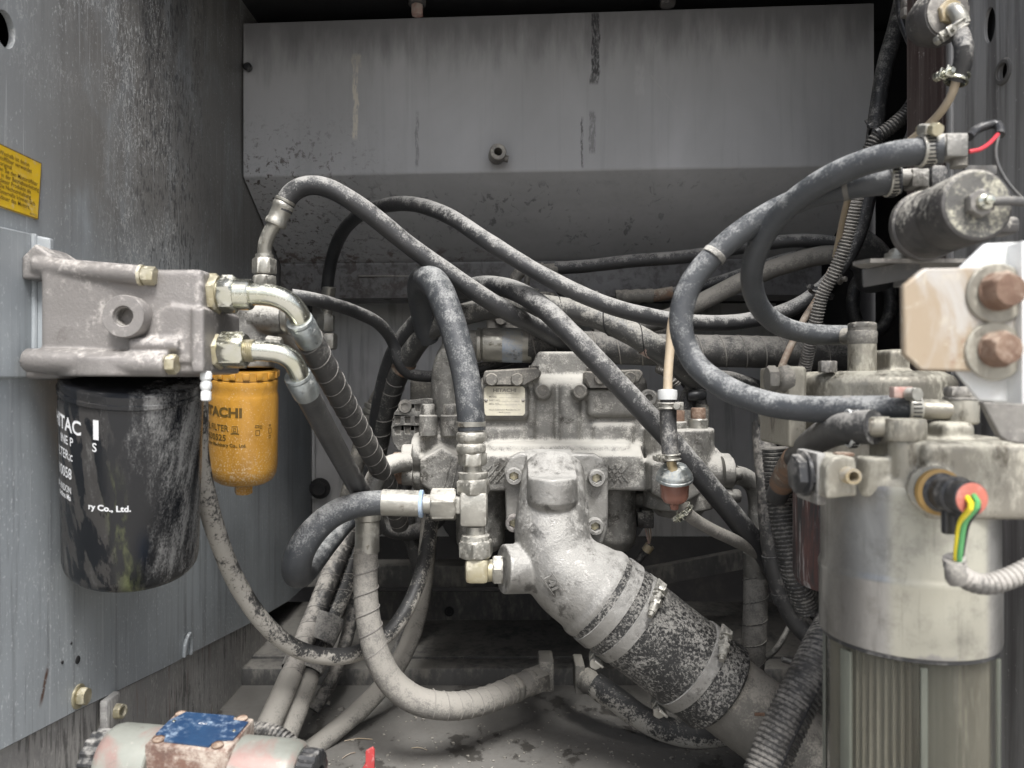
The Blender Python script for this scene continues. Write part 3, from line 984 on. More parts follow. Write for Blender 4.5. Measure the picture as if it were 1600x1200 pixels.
# ================================================================ BUILDERS FOR HOSES, FITTINGS, CLAMPS
def hose(label, pts, r, mat='rubber', wrap=None, name='hydraulic_hose', part='rubber_tube', s0=0, s1=None, edge='wrap_edge', group=None, n=22, base=None):
    t = Thing(name, label, 'hose', base or pts[0], group)
    ph = random.random() * 9
    wob = lambda s, a: 1 + .012 * math.sin(s * 60 + ph) + .008 * math.sin(s * 143 + 2 * a + ph)
    t.part(part, MB().tube(pts, r, n=n, rf=wob), M[mat])
    if wrap:
        t.part('sheath_edge', MB().helix(pts, r * 1.012, wrap, r * .045, s0=s0, s1=s1), M[edge])
    return t

def ferrule(a, b, r, lips=2, n=28):
    a, b = Q(a), Q(b); L = (b - a).length
    pr = [(0, r * .93), (L * .02, r), (L * .10, r)]
    for i in range(lips):
        c = .2 + .62 * i / max(lips - 1, 1)
        pr += [(L * (c - .06), r * .93), (L * c, r * 1.02), (L * (c + .10), r * 1.02), (L * (c + .16), r * .93)]
    pr += [(L * .96, r), (L, r * .9)]
    pr = sorted(pr, key=lambda e: e[0])
    return MB().lathe(a, b - a, pr, n)

def plain_sleeve(a, b, r, lip=True):
    a, b = Q(a), Q(b); L = (b - a).length
    e = min(.0025, L * .1)
    pr = [(0, r * .94), (e * .5, r * 1.05), (e * 1.6, r * 1.05), (e * 2.2, r)] if lip else [(0, r * .94), (e * .6, r)]
    return MB().lathe(a, b - a, pr + [(L - e, r), (L, r * .93)], 30)

def band_clamp(t, c, axis, r, w, mat='zinc', up=(0, 0, 1), screw_mat='zinc', slots=True, span=(200, 340), house=True):
    """worm-drive clamp: a slotted steel band, a screw housing and its screw"""
    c = Q(c); x, y, z = frame(axis, up)
    b = MB().lathe(c - z * w / 2, z, [(0, r), (0, r + .0011), (w * .08, r + .0016), (w * .92, r + .0016), (w, r + .0011), (w, r)], 36, up, cap0=False, cap1=False)
    band = t.part('clamp_band', b, M[mat])
    if slots:
        sb = MB()
        for i in range(26):
            a = 2 * PI * i / 26
            n_ = x * math.cos(a) + y * math.sin(a)
            sb.box(c + n_ * (r + .0018), (.0009, r * .10, w * .6), axes=(n_, z.cross(n_), z))
        t.part('band_slots', sb, M['void'], band)
    if house:
        hp = c + x * (r + .0048)
        hb = MB().box(hp, (.0075, .013, w * 1.05), axes=(x, y, z), bev=.0015)
        hs_ = t.part('clamp_housing', hb, M[mat], band)
        t.part('clamp_screw', MB().hexn(hp + y * .004, hp + y * .0135, .0048).cyl(hp - y * .013, hp, .0026, n=12), M[screw_mat], hs_)
    return band

def wire_clamp(t, c, axis, r, tail, mat='zinc'):
    c = Q(c); x, y, z = frame(axis, tail)
    b = MB()
    for s in (-.0028, .0028):
        ring = [c + z * s + (x * math.cos(a) + y * math.sin(a)) * (r + .0009) for a in [2 * PI * i / 26 for i in range(27)]]
        b.tube(ring, .0011, n=8, step=None)
    b.lathe(c - z * .0028, z, [(0, r + .0004), (.0056, r + .0004)], 26, cap0=False, cap1=False)
    band = t.part('clamp_ring', b, M[mat])
    s = MB()
    p = c + x * (r + .003)
    s.cyl(p - y * .008, p + y * .010, .0022, n=12); s.hexn(p + y * .006, p + y * .0115, .0042)
    s.box(p + y * .003, (.008, .002, .009), axes=(x, y, z), bev=.0006); s.box(p - y * .004, (.008, .002, .009), axes=(x, y, z), bev=.0006)
    t.part('clamp_screw', s, M[mat], band)

def corr(pts, r, pitch, mat='conduit', n=18, amp=.10):
    return MB().tube(pts, r, n=n, step=pitch / 4, rf=lambda s, a: 1 + amp * (1 if math.sin(2 * PI * s / pitch) > -.25 else -1) * .5)

def zip_tie(label, c, axis, r, head, group='cable ties'):
    t = Thing('cable_tie', label, 'cable tie', c, group)
    c = Q(c); x, y, z = frame(axis, head)
    t.part('strap', MB().lathe(c - z * .0022, z, [(0, r), (0, r + .0011), (.0044, r + .0011), (.0044, r)], 24, head, cap0=False, cap1=False), M['black_plastic'])
    t.part('lock', MB().box(c + x * (r + .003), (.006, .006, .0065), axes=(x, y, z), bev=.001).box(c + x * (r + .0085) + y * .003, (.008, .0012, .0038), axes=(x, y, z)), M['black_plastic'])
    return t

# ================================================================ BLACK OIL FILTER + ITS HEAD
D = .715
hd = Thing('filter_head', 'brownish cast filter head with threaded port above the black filter', 'filter head', P(190, 590, D))
mb = MB()
mb.pbox(62, 316, 420, 584, .690, .775, bev=.004)
mb.cyl(P(58, 416, .700), P(222, 430, .686), S(15.5, .69), n=24)
mb.pbox(64, 225, 418, 432, .70, .76, bev=.002)
mb.cyl(P(42, 563, .690), P(262, 570, .682), S(19, .69), n=28)
mb.cyl(P(214, 458, .716), P(318, 459, .716), S(30, .70), n=32)
mb.cyl(P(205, 538, .686), P(282, 539, .686), S(11, .686), n=20)
mb.prism([[(0, -.012), (.052, -.012), (.056, .036), (.03, .040), (.014, .030)]], P(216, 546, .690), (1, 0, 0), (0, 0, 1), .006)
mb.pbox(298, 318, 480, 582, .683, .775, bev=.002)
mb.prism([[(0, 0), (.012, .012), (.03, .0), (.03, -.02), (0, -.02)]], P(60, 408, .72), (1, 0, 0), (0, 0, 1), .05)
mb.pbox(38, 110, 570, 592, .70, .78, bev=.003)
mb.cyl(P(208, 560, .735), P(208, 589, .735), .0625, n=40)
hd.part('casting', mb, M['cast_brown'], cast=(.0017, 4), sharp=None)
c = P(192, 494, .674)
mb = MB().lathe(c, V(0, 1, 0), [(.022, S(34, .682)), (.001, S(33, .682)), (0, S(32, .682)), (0, S(16.5, .682)), (.002, S(15, .682)), (.0145, S(14.5, .682)), (.0145, S(9, .682)), (.0155, .0002)], 40, cap0=False)
pt = hd.part('threaded_port', mb, M['cast_brown'])
hd.part('thread', MB().helix([c + V(0, .002, 0), c + V(0, .014, 0)], S(14.6, .682), .0018, .0005, n=5), M['steel_dark'], pt)
mb = MB(); mb.hex_bolt(P(219, 430, .686), V(1, .02, -.06), S(15, .686), .011, S(16.5, .686)); hd.part('bolt', mb, M['zinc_yellow'])
mb = MB(); mb.hex_bolt(P(258, 569, .683), V(1, .0, -.02), S(16, .683), .0085, S(17.5, .683)); hd.part('bolt', mb, M['zinc_yellow'])

fl_ = Thing('oil_filter', 'large black spin-on filter with white print and dried oil runs', 'filter', P(208, 588, .735))
top, bot = P(208, 589, .735), P(207, 879, .788)
ax = (bot - top); L = ax.length
R0 = .0632
pr = [(0, R0 * .96), (.001, R0 * .99), (.008, R0 * .99), (.0085, R0 * 1.015), (.012, R0 * 1.015), (.0135, R0 * .985), (.016, R0 * .985), (.02, R0), (L - .012, R0 * 1.0), (L - .006, R0 * .985), (L - .002, R0 * .95), (L, R0 * .89), (L - .004, R0 * .86), (L - .006, R0 * .4)]
mb = MB().lathe(top, ax, pr, 72)
fl_.part('canister', mb, M['black_filter'], sharp=50)
fx, fy, fz = frame(ax, (0, -1, 0))
def on_filter(px0, py):
    """lettering laid round the canister: px0 is where the text's anchor is seen, py the height of its baseline"""
    a0 = math.asin(max(-1, min(1, ((px0 - 208) * .715 / F) / R0))) + .458
    t0 = (py - 589) * (.672 + .03 * (py - 589) / 300) / F
    def fn(x, y):
        a = a0 + x / R0
        rad = Vector((math.sin(a), -math.cos(a), 0))
        rad = (rad - fz * rad.dot(fz)).normalized()
        return top + fz * (t0 - y) + rad * (R0 + .0004)
    return fn
mb = MB()
text_mb(mb, 'HITAC', .0190, on_filter(141, 661), bold=.02, xs=.84, align='RIGHT')
text_mb(mb, 'I', .0240, on_filter(156, 661), bold=.05, xs=1.0)
text_mb(mb, 'INE P', .0120, on_filter(129, 684), bold=.012, xs=.78, align='RIGHT')
text_mb(mb, 'S', .0120, on_filter(155, 683), bold=.012, xs=.8)
text_mb(mb, 'LTER;c', .0128, on_filter(128, 709), bold=.008, xs=.72, align='RIGHT')
text_mb(mb, '10058', .0150, on_filter(126, 741), bold=.010, xs=.70, align='RIGHT')
text_mb(mb, 'IN INDON', .0098, on_filter(125, 766), bold=.008, xs=.62, align='RIGHT')
text_mb(mb, 'ruction Ma', .0080, on_filter(124, 778), bold=.02, xs=.72, align='RIGHT')
text_mb(mb, 'ry Co., Ltd.', .0082, on_filter(206, 781), bold=.035, xs=.95, align='RIGHT')
fl_.part('printed_text', mb, M['ink_white'], sharp=None)

t = Thing('grease_fitting', 'stacked white rubber cap hanging beside the top of the black filter', 'cap', P(322, 582, .70))
p = P(322, 580, .695)
t.part('cap', MB().lathe(p, V(0, 0, -1), [(0, .004), (.002, .0052), (.007, .0052), (.009, .0038), (.010, .0048), (.013, .0052), (.016, .0048), (.0175, .0038), (.019, .0046), (.026, .0046), (.027, .0035)], 20), M['white_paint'])

# ---- the two plated elbows on the filter head, each with its hose
def elbow_hose(label, parts, tube_pts, tube_r, fer, hose_pts, hr, wrap, mat):
    t = Thing('hydraulic_hose', label, 'hose', parts[0][1])
    for nm, a, b, r, kind, m in parts:
        a_, b_ = Q(a), Q(b)
        if kind == 'hex': mb = MB().hexn(a_, b_, r, roll=.25, hint=(0, 0, 1))
        elif kind == 'thread':
            mb = MB(); k = 5; Lr = (b_ - a_).length; pr = []
            for i in range(k): pr += [(Lr * i / k, r * .9), (Lr * (i + .3) / k, r), (Lr * (i + .7) / k, r), (Lr * (i + .95) / k, r * .9)]
            mb.lathe(a_, b_ - a_, pr, 28)
        else: mb = plain_sleeve(a_, b_, r, lip=False)
        t.part(nm, mb, M[m])
    t.part('elbow_tube', MB().tube(tube_pts, tube_r, n=28, step=.003), M['zinc'])
    a, b, r = fer
    fe = MB().lathe(a, Q(b) - Q(a), [(0, r * .72), (.0005, r * .98), (.003, r * 1.02), (.005, r * .96), (.007, r * 1.03), ((Q(b) - Q(a)).length * .9, r), ((Q(b) - Q(a)).length, r * .92)], 32)
    t.part('ferrule', fe, M['blue_grey_zinc'])
    ph = random.random()
    t.part('rubber_tube', MB().tube(hose_pts, hr, n=24), M[mat])
    if wrap: t.part('sheath_edge', MB().helix(hose_pts, hr * 1.01, wrap, .0006), M['wrap_edge'])
    return t
d = .715
elbow_hose('thick sheathed hose leaving the upper plated elbow of the brown filter head',
    [('nut', (315, 459, d), (344, 459.5, d), S(33, .70), 'hex', 'zinc_yellow'), ('neck', (342, 459, d), (349, 460, d), S(24, .70), 'cyl', 'zinc_yellow'),
     ('nut', (346, 460, d), (370, 460, d), S(31, .70), 'hex', 'zinc'), ('collar', (369, 460, d), (393, 460.5, d), S(25, .70), 'cyl', 'zinc')],
    [(388, 460, d), (412, 460.5, d), (436, 465, d), (455, 476, d + .004), (467, 492, d + .010), (472, 508, d + .018)], S(17.5, .70),
    ((467, 499, d + .012), (486, 535, d + .035), S(21.5, .72)),
    [(480, 524, d + .03), (505, 570, .78), (535, 625, .84), (565, 680, .91), (592, 730, .98), (612, 775, 1.06), (625, 820, 1.12)], .0133, .024, 'wrap')
elbow_hose('smooth grey hose leaving the lower plated elbow of the brown filter head',
    [('nut', (322, 550, d), (347, 550, d), S(29, .70), 'hex', 'zinc_yellow'), ('nut', (346, 547, d), (385, 547, d), S(30, .70), 'hex', 'zinc'),
     ('threaded_neck', (384, 548, d), (398, 548, d), S(18, .70), 'thread', 'zinc_yellow'), ],
    [(394, 548, d), (418, 549, d), (440, 553, d + .002), (457, 564, d + .006), (466, 580, d + .012), (470, 596, d + .02)], S(16, .70),
    ((464, 585, d + .016), (481, 618, d + .035), S(21.5, .72)),
    [(475, 606, d + .03), (498, 650, .79), (523, 697, .85), (548, 742, .91), (572, 785, .98), (590, 825, 1.04)], .0118, None, 'rubber_clean')

# ================================================================ ORANGE PILOT FILTER + HEAD
t = Thing('filter_head', 'pale grey cast head above the small orange filter with a horizontal boss', 'filter head', P(385, 570, .97))
mb = MB()
mb.cyl(P(383, 575, .975), P(383, 470, .975), S(45, .97), n=30)
mb.pbox(345, 425, 455, 545, .955, 1.0, bev=.006)
mb.cyl(P(365, 496, .965), P(446, 497, .955), S(25, .96), n=30)
mb.cyl(P(413, 500, .97), P(413, 444, .97), S(17, .97), n=24)
mb.cyl(P(440, 512, .99), P(500, 560, 1.02), S(20, .97), n=20)
t.part('casting', mb, M['cast'], cast=(.0018, 5), sharp=None)
t.part('end_plug', MB().lathe(P(444, 497, .955), V(1, 0, -.02), [(0, S(24, .955)), (.003, S(26, .955)), (.007, S(26, .955)), (.009, S(20, .955))], 30), M['steel'])
t.part('hex_plug', MB().hexn(P(416, 535, .945), P(440, 538, .945), S(11, .95)), M['steel'])

t = Thing('pilot_filter', 'small orange spin-on filter with dark print hanging beside the black filter', 'filter', P(381, 577, .97))
top, bot = P(381.5, 577, .965), P(380.5, 752, .985)
ax = bot - top; L = ax.length; ro = .0418
pr = [(.011, ro * .97), (.013, ro * .99), (.020, ro * .985), (.026, ro * .965), (.030, ro * .985), (.034, ro * 1.0), (L - .022, ro), (L - .012, ro * .965), (L - .005, ro * .88), (L - .001, ro * .74), (L, ro * .5), (L + .001, ro * .3)]
t.part('canister', MB().lathe(top, ax, pr, 60), M['orange'], sharp=60)
mb = MB().lathe(top, ax, [(0, ro * .9), (.0, ro * .97), (.010, ro * .97), (.0115, ro * .9)], 48)
for i in range(16):
    a = 2 * PI * i / 16; x_, y_, z_ = frame(ax)
    n_ = x_ * math.cos(a) + y_ * math.sin(a)
    mb.box(top + n_ * ro * .985 + z_ * .0045, (.003, .0078, .008), axes=(n_, z_.cross(n_), z_), bev=.0008)
t.part('wrench_ring', mb, M['orange'])
mb = MB().hexn(bot, bot + ax.normalized() * .016, S(14, .985), roll=.5); mb.lathe(bot - ax.normalized() * .002, ax, [(0, .018), (.004, .016), (.005, .012)], 28)
t.part('drain_nut', mb, M['orange'])
fz2 = ax.normalized()
def on_pilot(px0, py):
    a0 = math.asin(max(-1, min(1, ((px0 - 381) * .95 / F) / ro))) + .334
    t0 = (py - 577) * .945 / F
    def fn(x, y):
        a = a0 + x / ro
        rad = Vector((math.sin(a), -math.cos(a), 0)); rad = (rad - fz2 * rad.dot(fz2)).normalized()
        return top + fz2 * (t0 - y) + rad * (ro + .0004)
    return fn
mb = MB(); K = .93 / F
text_mb(mb, 'HITACHI', .0158, on_pilot(379, 645), bold=.045, xs=1.1, align='RIGHT')
text_mb(mb, 'OIL FILTER', .0112, on_pilot(359, 668), bold=.02, xs=.85, align='RIGHT')
text_mb(mb, '4630525', .0105, on_pilot(356, 683), bold=.02, xs=1.05, align='RIGHT')
text_mb(mb, 'uction Machinery Co., Ltd.', .0056, on_pilot(385, 692), bold=.03, xs=1.0, align='RIGHT')
def rects(fn, rs, w=.0007):
    for x0, y0, x1, y1 in rs:
        for a, b, c, d_ in ((x0, y0, x1, y0 + w), (x0, y1 - w, x1, y1), (x0, y0 + w, x0 + w, y1 - w), (x1 - w, y0 + w, x1, y1 - w)):
            mb.add([fn(a, b), fn(c, b), fn(c, d_), fn(a, d_)], [(0, 1, 2, 3)])
fn = on_pilot(362, 672); u = K
rects(fn, [(2 * u, 2 * u, 11 * u, 13 * u), (4.5 * u, 4 * u, 8.5 * u, 10 * u), (0, 0, 13 * u, 1.6 * u)])
fn = on_pilot(396, 675)
rects(fn, [(2 * u, 0, 9 * u, 9 * u), (1 * u, 13 * u, 8 * u, 17 * u), (9 * u, 11 * u, 13 * u, 16 * u)])
fn = on_pilot(417, 682)
rects(fn, [(0, 8 * u, 7 * u, 17 * u), (1 * u, 0, 6 * u, 5 * u), (1 * u, 20 * u, 5 * u, 23 * u)])
t.part('printed_text', mb, M['ink_brown'], sharp=None)

# ================================================================ HOSES OF THE LEFT HALF
t = hose('thick grey hose arching from the orange filter head down behind the long diagonal hose',
    [(441, 330, .965), (447, 314, .965), (458, 300, .965), (476, 291, .965), (497, 290, .965), (522, 298, .967), (570, 328, .975), (640, 384, .99), (705, 430, 1.0), (760, 467, 1.01), (800, 491, 1.03), (838, 511, 1.07), (875, 532, 1.115), (910, 548, 1.15)], .0122, 'rubber')
t.part('ferrule', ferrule((447, 312, .965), (429, 353, .965), S(16.5, .965)), M['steel'])
t.part('elbow_tube', MB().tube([(431, 348, .965), (422, 362, .966), (415, 380, .968), (413, 398, .97), (413, 410, .97)], S(11, .965), n=22, step=.003), M['steel'])
t.part('nut', MB().hexn(P(413, 404, .97), P(413, 429, .97), S(18.5, .97), roll=.3).cyl(P(413, 398, .97), P(413, 405, .97), S(14, .97)), M['steel'])
t.part('nut', MB().hexn(P(413, 431, .97), P(413, 447, .97), S(19, .97), roll=.6), M['steel'])
t.part('sleeve', MB().cyl(P(413, 426, .97), P(413, 434, .97), S(13, .97)), M['black_grimy'])

t = hose('long thinner hose looping from the back panel elbow to the top right corner',
    [(511, 452, 1.36), (516, 415, 1.34), (530, 372, 1.29), (556, 340, 1.22), (598, 322, 1.15), (645, 319, 1.09), (700, 337, 1.04), (762, 377, 1.0), (850, 431, .98), (950, 477, .98), (1040, 499, 1.0), (1110, 505, 1.03), (1172, 500, 1.05), (1235, 483, 1.05), (1285, 450, 1.05), (1325, 400, 1.05), (1346, 350, 1.05), (1361, 270, 1.05), (1369, 190, 1.05), (1381, 110, 1.05), (1400, 40, 1.06), (1418, -40, 1.08)], .0108, 'rubber')
t.part('ferrule', plain_sleeve((514, 448, 1.358), (510, 488, 1.362), S(10.5, 1.36)), M['steel'])
t.part('nut', MB().hexn(P(510, 492, 1.362), P(509, 518, 1.363), S(14, 1.36)).cyl(P(510, 484, 1.362), P(510, 494, 1.362), S(9, 1.36)), M['steel'])
t.part('elbow_block', MB().pbox(495, 522, 519, 546, 1.352, 1.385, bev=.006).cyl(P(496, 530, 1.368), P(470, 526, 1.38), S(10, 1.36)), M['steel'])

t = hose('slim black hose looping from the filter heads to the left side of the pump',
    [(455, 462, .99), (480, 466, 1.0), (515, 474, 1.04), (555, 487, 1.1), (592, 506, 1.14), (614, 535, 1.17), (623, 565, 1.18), (636, 582, 1.19), (662, 588, 1.2), (700, 586, 1.2), (745, 577, 1.2), (800, 560, 1.2)], .0092, 'rubber', name='control_hose')

t = hose('long diagonal hose crossing in front of the pump from upper left to lower right',
    [(578, 770, 1.32), (585, 700, 1.30), (595, 625, 1.25), (616, 552, 1.20), (655, 500, 1.15), (700, 464, 1.11), (742, 448, 1.08), (782, 448, 1.05), (815, 459, 1.02), (850, 482, .99), (888, 518, .97), (940, 572, .96), (1000, 636, .955), (1052, 693, .955), (1110, 762, .965), (1160, 823, .985), (1195, 868, 1.01), (1225, 925, 1.06)], .0137, 'rubber')
t = hose('sheathed hose beside the pump loosely wrapped in black film with a red mark',
    [(560, 800, 1.36), (583, 735, 1.32), (597, 670, 1.28), (615, 605, 1.23), (635, 562, 1.19), (665, 522, 1.155), (700, 500, 1.14), (745, 486, 1.13), (795, 478, 1.115), (840, 477, 1.10), (880, 483, 1.085), (925, 493, 1.07), (975, 515, 1.055), (1022, 542, 1.05), (1060, 572, 1.075), (1085, 590, 1.1)], .0165, 'film')
t.part('film_edge', MB().helix([(870, 481, 1.09), (925, 493, 1.07), (975, 515, 1.055), (1022, 542, 1.05), (1045, 560, 1.065)], .0168, .06, .0009), M['void'])
t.part('red_tape', MB().lathe(P(1008, 535, 1.05), P(1034, 549, 1.055) - P(1008, 535, 1.05), [(0, .0168), (.002, .0172), (.016, .0172), (.018, .0168)], 26, cap0=False, cap1=False), M['pink_clip'])
t.part('sheath_edge', MB().helix([(570, 770, 1.34), (583, 735, 1.32), (597, 670, 1.28), (615, 605, 1.23), (622, 590, 1.21)], .0168, .03, .0007), M['wrap_edge'])
t.part('worn_patch', MB().lathe(P(626, 580, 1.2), P(638, 560, 1.19) - P(626, 580, 1.2), [(0, .0166), (.002, .0171), (.019, .0171), (.021, .0166)], 26, cap0=False, cap1=False), M['rust_hose'])

# gooseneck hose with its tee and elbow below
t = Thing('gooseneck_hose', 'thick black hose bent like a hook above the steel tee at the pump', 'hose', P(735, 660, .93))
gp = [(737, 672, .93), (735, 640, .93), (728, 588, .94), (713, 528, .95), (698, 482, .96), (684, 450, .975), (670, 435, 1.0), (659, 437, 1.04), (655, 455, 1.09), (660, 490, 1.13), (668, 530, 1.16)]
t.part('rubber_tube', MB().tube(gp, lambda s: .0170 + .0018 * math.exp(-((s - .2) / .06) ** 2), n=28), M['rubber_blue'])
dz = .93
def dn(px, y0): return P(px, y0, dz)
k = dz / F
pr = [(0, 18 * k), (.0005, 23 * k), (.006, 23 * k), (.008, 20 * k), (.010, 19.5 * k)]
for y0 in (674, 692):
    t0 = (y0 - 658) * k
    for j in range(9):
        a = PI * j / 8
        pr.append((t0 + (1 - math.cos(a)) * 8.5 * k, (19 + 4.5 * math.sin(a)) * k))
pr.append(((711 - 658) * k, 17 * k))
t.part('ferrule', MB().lathe(dn(736, 658), V(0.002, 0, -1), pr, 36), M['steel'])
t.part('nut', MB().hexn(dn(738, 706), dn(738, 727), 23 * k, roll=.4), M['steel'])
t = Thing('tee_fitting', 'dusty steel tee and elbow fitting joining two hoses left of the pump inlet', 'fitting', dn(740, 800))
tee = t
t.part('neck', MB().cyl(dn(739, 726), dn(739, 740), 14 * k), M['steel'])
t.part('nut', MB().lathe(dn(739, 737), V(0, 0, -1), [(0, 18 * k), (1 * k, 23 * k), (8 * k, 23.5 * k), (12 * k, 22 * k), (14 * k, 22 * k)], 32).hexn(dn(739, 748), dn(740, 772), 27 * k, roll=.15), M['steel'])
t.part('tee_body', MB().pbox(718, 761, 770, 824, dz - .017, dz + .017, bev=.004).box(dn(718, 788), (26 * k, 28 * k, 27 * k), bev=.003), M['steel'])
t.part('nut', MB().hexn(dn(674, 788), dn(713, 788), 27 * k, roll=.25, hint=(0, 0, 1)), M['steel'])
t.part('nut', MB().lathe(dn(743, 822), V(0, 0, -1), [(0, 15 * k), (12 * k, 15 * k), (14 * k, 22 * k), (22 * k, 23 * k)], 30).hexn(dn(743, 843), dn(744, 870), 28 * k, roll=.1), M['steel'])
t.part('elbow_block', MB().pbox(726, 764, 874, 914, dz - .016, dz + .017, bev=.006).cyl(dn(745, 868), dn(745, 880), 16 * k).cyl(dn(755, 892), dn(775, 891), 17 * k), M['zinc_yellow'])
t.part('nut', MB().hexn(dn(770, 890), dn(786, 890), 24 * k, roll=.3, hint=(0, 0, 1)), M['steel'])
t = Thing('loop_hose', 'thick grey hose bulging left of the tee in a tight loop', 'hose', P(600, 785, .93))
lp = [(612, 785, .93), (585, 786, .928), (555, 790, .918), (522, 803, .905), (492, 828, .893), (470, 860, .888), (463, 888, .90), (470, 897, .935), (487, 880, .985), (512, 848, 1.04), (540, 815, 1.10), (575, 785, 1.17)]
t.part('rubber_tube', MB().tube(lp, lambda s: .0150 + .0022 * math.exp(-((s - .155) / .06) ** 2), n=30), M['rubber_blue'])
t.part('ferrule', plain_sleeve((596, 785, dz), (659, 787, dz), 20.5 * k, lip=False), M['steel'])
t.part('blue_ring', MB().lathe(dn(655, 787), V(1, 0, -.02), [(0, 20 * k), (1 * k, 21.5 * k), (6 * k, 21.5 * k), (7 * k, 18 * k)], 30), M['blue_band'])
t.part('neck', MB().cyl(dn(660, 787), dn(676, 788), 15 * k), M['steel'])

# elbow pipe of the left pump port and its sheathed hose
t = Thing('return_hose', 'pale dusty sheathed hose curving from the left pump port down to the floor', 'hose', P(575, 800, .99))
t.part('elbow_tube', MB().tube([(636, 722, 1.02), (614, 725, 1.005), (594, 737, .995), (582, 758, .99), (577, 790, .99), (575, 806, .99)], S(15.5, 1.0), n=26, step=.004), M['cast'])
t.part('ferrule', MB().lathe(P(574.5, 801, .99), V(-.02, 0, -1), [(0, .013), (.001, .0167), (.009, .0167), (.0105, .0152), (.045, .0158), (.050, .0158), (.0515, .0145)], 32), M['steel'])
rp = [(572, 856, .99), (571, 910, .985), (575, 965, .98), (588, 1020, .98), (612, 1065, .985), (648, 1093, .99), (695, 1103, 1.0), (745, 1098, 1.03), (795, 1080, 1.07), (832, 1064, 1.1)]
t.part('rubber_tube', MB().tube(rp, lambda s: .0155 + .0022 * min(1, max(0, (s - .08) / .12)), n=26), M['rubber_dusty'])
t.part('sheath_edge', MB().helix(rp[:6], .0164, .0255, .0008, s0=.004), M['wrap_edge'])
t.part('sheath_edge', MB().helix(rp[5:9], .0178, .017, .0008, s0=.02), M['wrap_edge'])
t.part('ferrule', ferrule((796, 1080, 1.07), (832, 1064, 1.1), .0185), M['cast_dark'])
t.part('nut', MB().hexn(P(826, 1067, 1.095), P(846, 1059, 1.112), .021), M['cast_dark'])
t.part('floor_block', MB().pbox(842, 866, 1034, 1082, 1.10, 1.15, bev=.003), M['cast_dark'])

hose('long thin dusty cable hose hanging in a wide curve below the two filters',
    [(308, 590, .80), (307, 640, .80), (309, 700, .81), (319, 762, .83), (338, 832, .86), (370, 910, .90), (414, 975, .935), (462, 1013, .97), (515, 1026, 1.0), (565, 1018, 1.04), (612, 985, 1.08), (646, 930, 1.12), (667, 860, 1.16), (678, 790, 1.20), (683, 740, 1.22)], .0108, 'rubber_half', name='control_hose', part='rubber_tube')
hose('plain grey hose dropping behind the sheathed return hose to the floor',
    [(672, 790, 1.28), (668, 850, 1.26), (661, 920, 1.24), (646, 985, 1.21), (618, 1045, 1.17), (572, 1100, 1.13), (520, 1145, 1.09), (478, 1178, 1.06), (430, 1215, 1.02)], .0140, 'rubber_dusty')
hose('slim dark hose just right of the taped bundle running to the floor', [(600, 740, 1.33), (585, 800, 1.31), (570, 870, 1.28), (553, 950, 1.25), (535, 1020, 1.22), (512, 1075, 1.19), (490, 1110, 1.17)], .0105, 'wrap_dark', wrap=.03)
hose('dark hose deep behind the sheathed return hose beside the pump', [(640, 690, 1.36), (632, 760, 1.36), (640, 830, 1.37), (655, 900, 1.38), (640, 980, 1.38), (610, 1040, 1.37)], .0125, 'rubber_clean')
# taped bundle in the lower left
bt = 'sheathed hoses bundled at the lower left'
for i, (dx, dd, rr, lab) in enumerate([(0, 0, .0150, 'left hose of the pale taped bundle by the left wall foot'), (27, .03, .0150, 'right hose of the pale taped bundle by the left wall foot')]):
    pts = [(560 + dx * .5, 790, 1.24 + dd), (540 + dx * .6, 840, 1.21 + dd), (518 + dx, 895, 1.17 + dd), (494 + dx, 955, 1.13 + dd), (474 + dx * .8, 1005, 1.09 + dd), (455 + dx, 1055, 1.05 + dd), (428 + dx * 1.2, 1115, 1.0 + dd), (398 + dx * 1.3, 1180, .96 + dd)]
    t = hose(lab, pts, rr, 'wrap_dark' if i == 0 else 'rubber_half', wrap=.026, s1=.30, group=bt)
    t.part('caked_mud', MB().tube([pts[5], pts[6], pts[7]], rr * 1.04, n=22), M['rubber_dusty'])
mb = MB()
for (a, b) in (((500, 962, 1.13), (482, 1002, 1.105)), ((474, 1022, 1.09), (462, 1048, 1.07))):
    a_, b_ = Q(a) + V(.008, 0, 0), Q(b) + V(.008, 0, 0)
    x_, y_, z_ = frame(b_ - a_, (1, 0, 0)); L_ = (b_ - a_).length
    vs = []; fs = []; n_ = 30
    for j in range(5):
        for i in range(n_):
            an = 2 * PI * i / n_
            kx = .031 if j not in (0, 4) else .0295
            vs.append(a_ + z_ * (L_ * j / 4) + x_ * math.cos(an) * kx + y_ * math.sin(an) * (.0185 if j not in (0, 4) else .0175))
    for j in range(4):
        for i in range(n_):
            fs.append((j * n_ + i, j * n_ + (i + 1) % n_, (j + 1) * n_ + (i + 1) % n_, (j + 1) * n_ + i))
    mb.add(vs, fs)
single('tape_wrap', mb, M['wrap'], 'dusty tape wrapped round the two bundled hoses beneath the hanging cable hose', 'tape')
t = hose('pale steel pipe stub with rings behind the dark looped hoses', [(612, 590, 1.40), (590, 625, 1.40), (566, 690, 1.40), (548, 760, 1.40), (530, 830, 1.41)], .0150, 'cast_dark', name='steel_pipe', part='pipe')
t.o['category'] = 'pipe'
t.part('ring', MB().lathe(P(586, 632, 1.40), P(574, 668, 1.40) - P(586, 632, 1.40), [(0, .015), (.002, .0185), (.008, .0185), (.010, .016), (.013, .0185), (.018, .0185), (.02, .015)], 26), M['steel'])
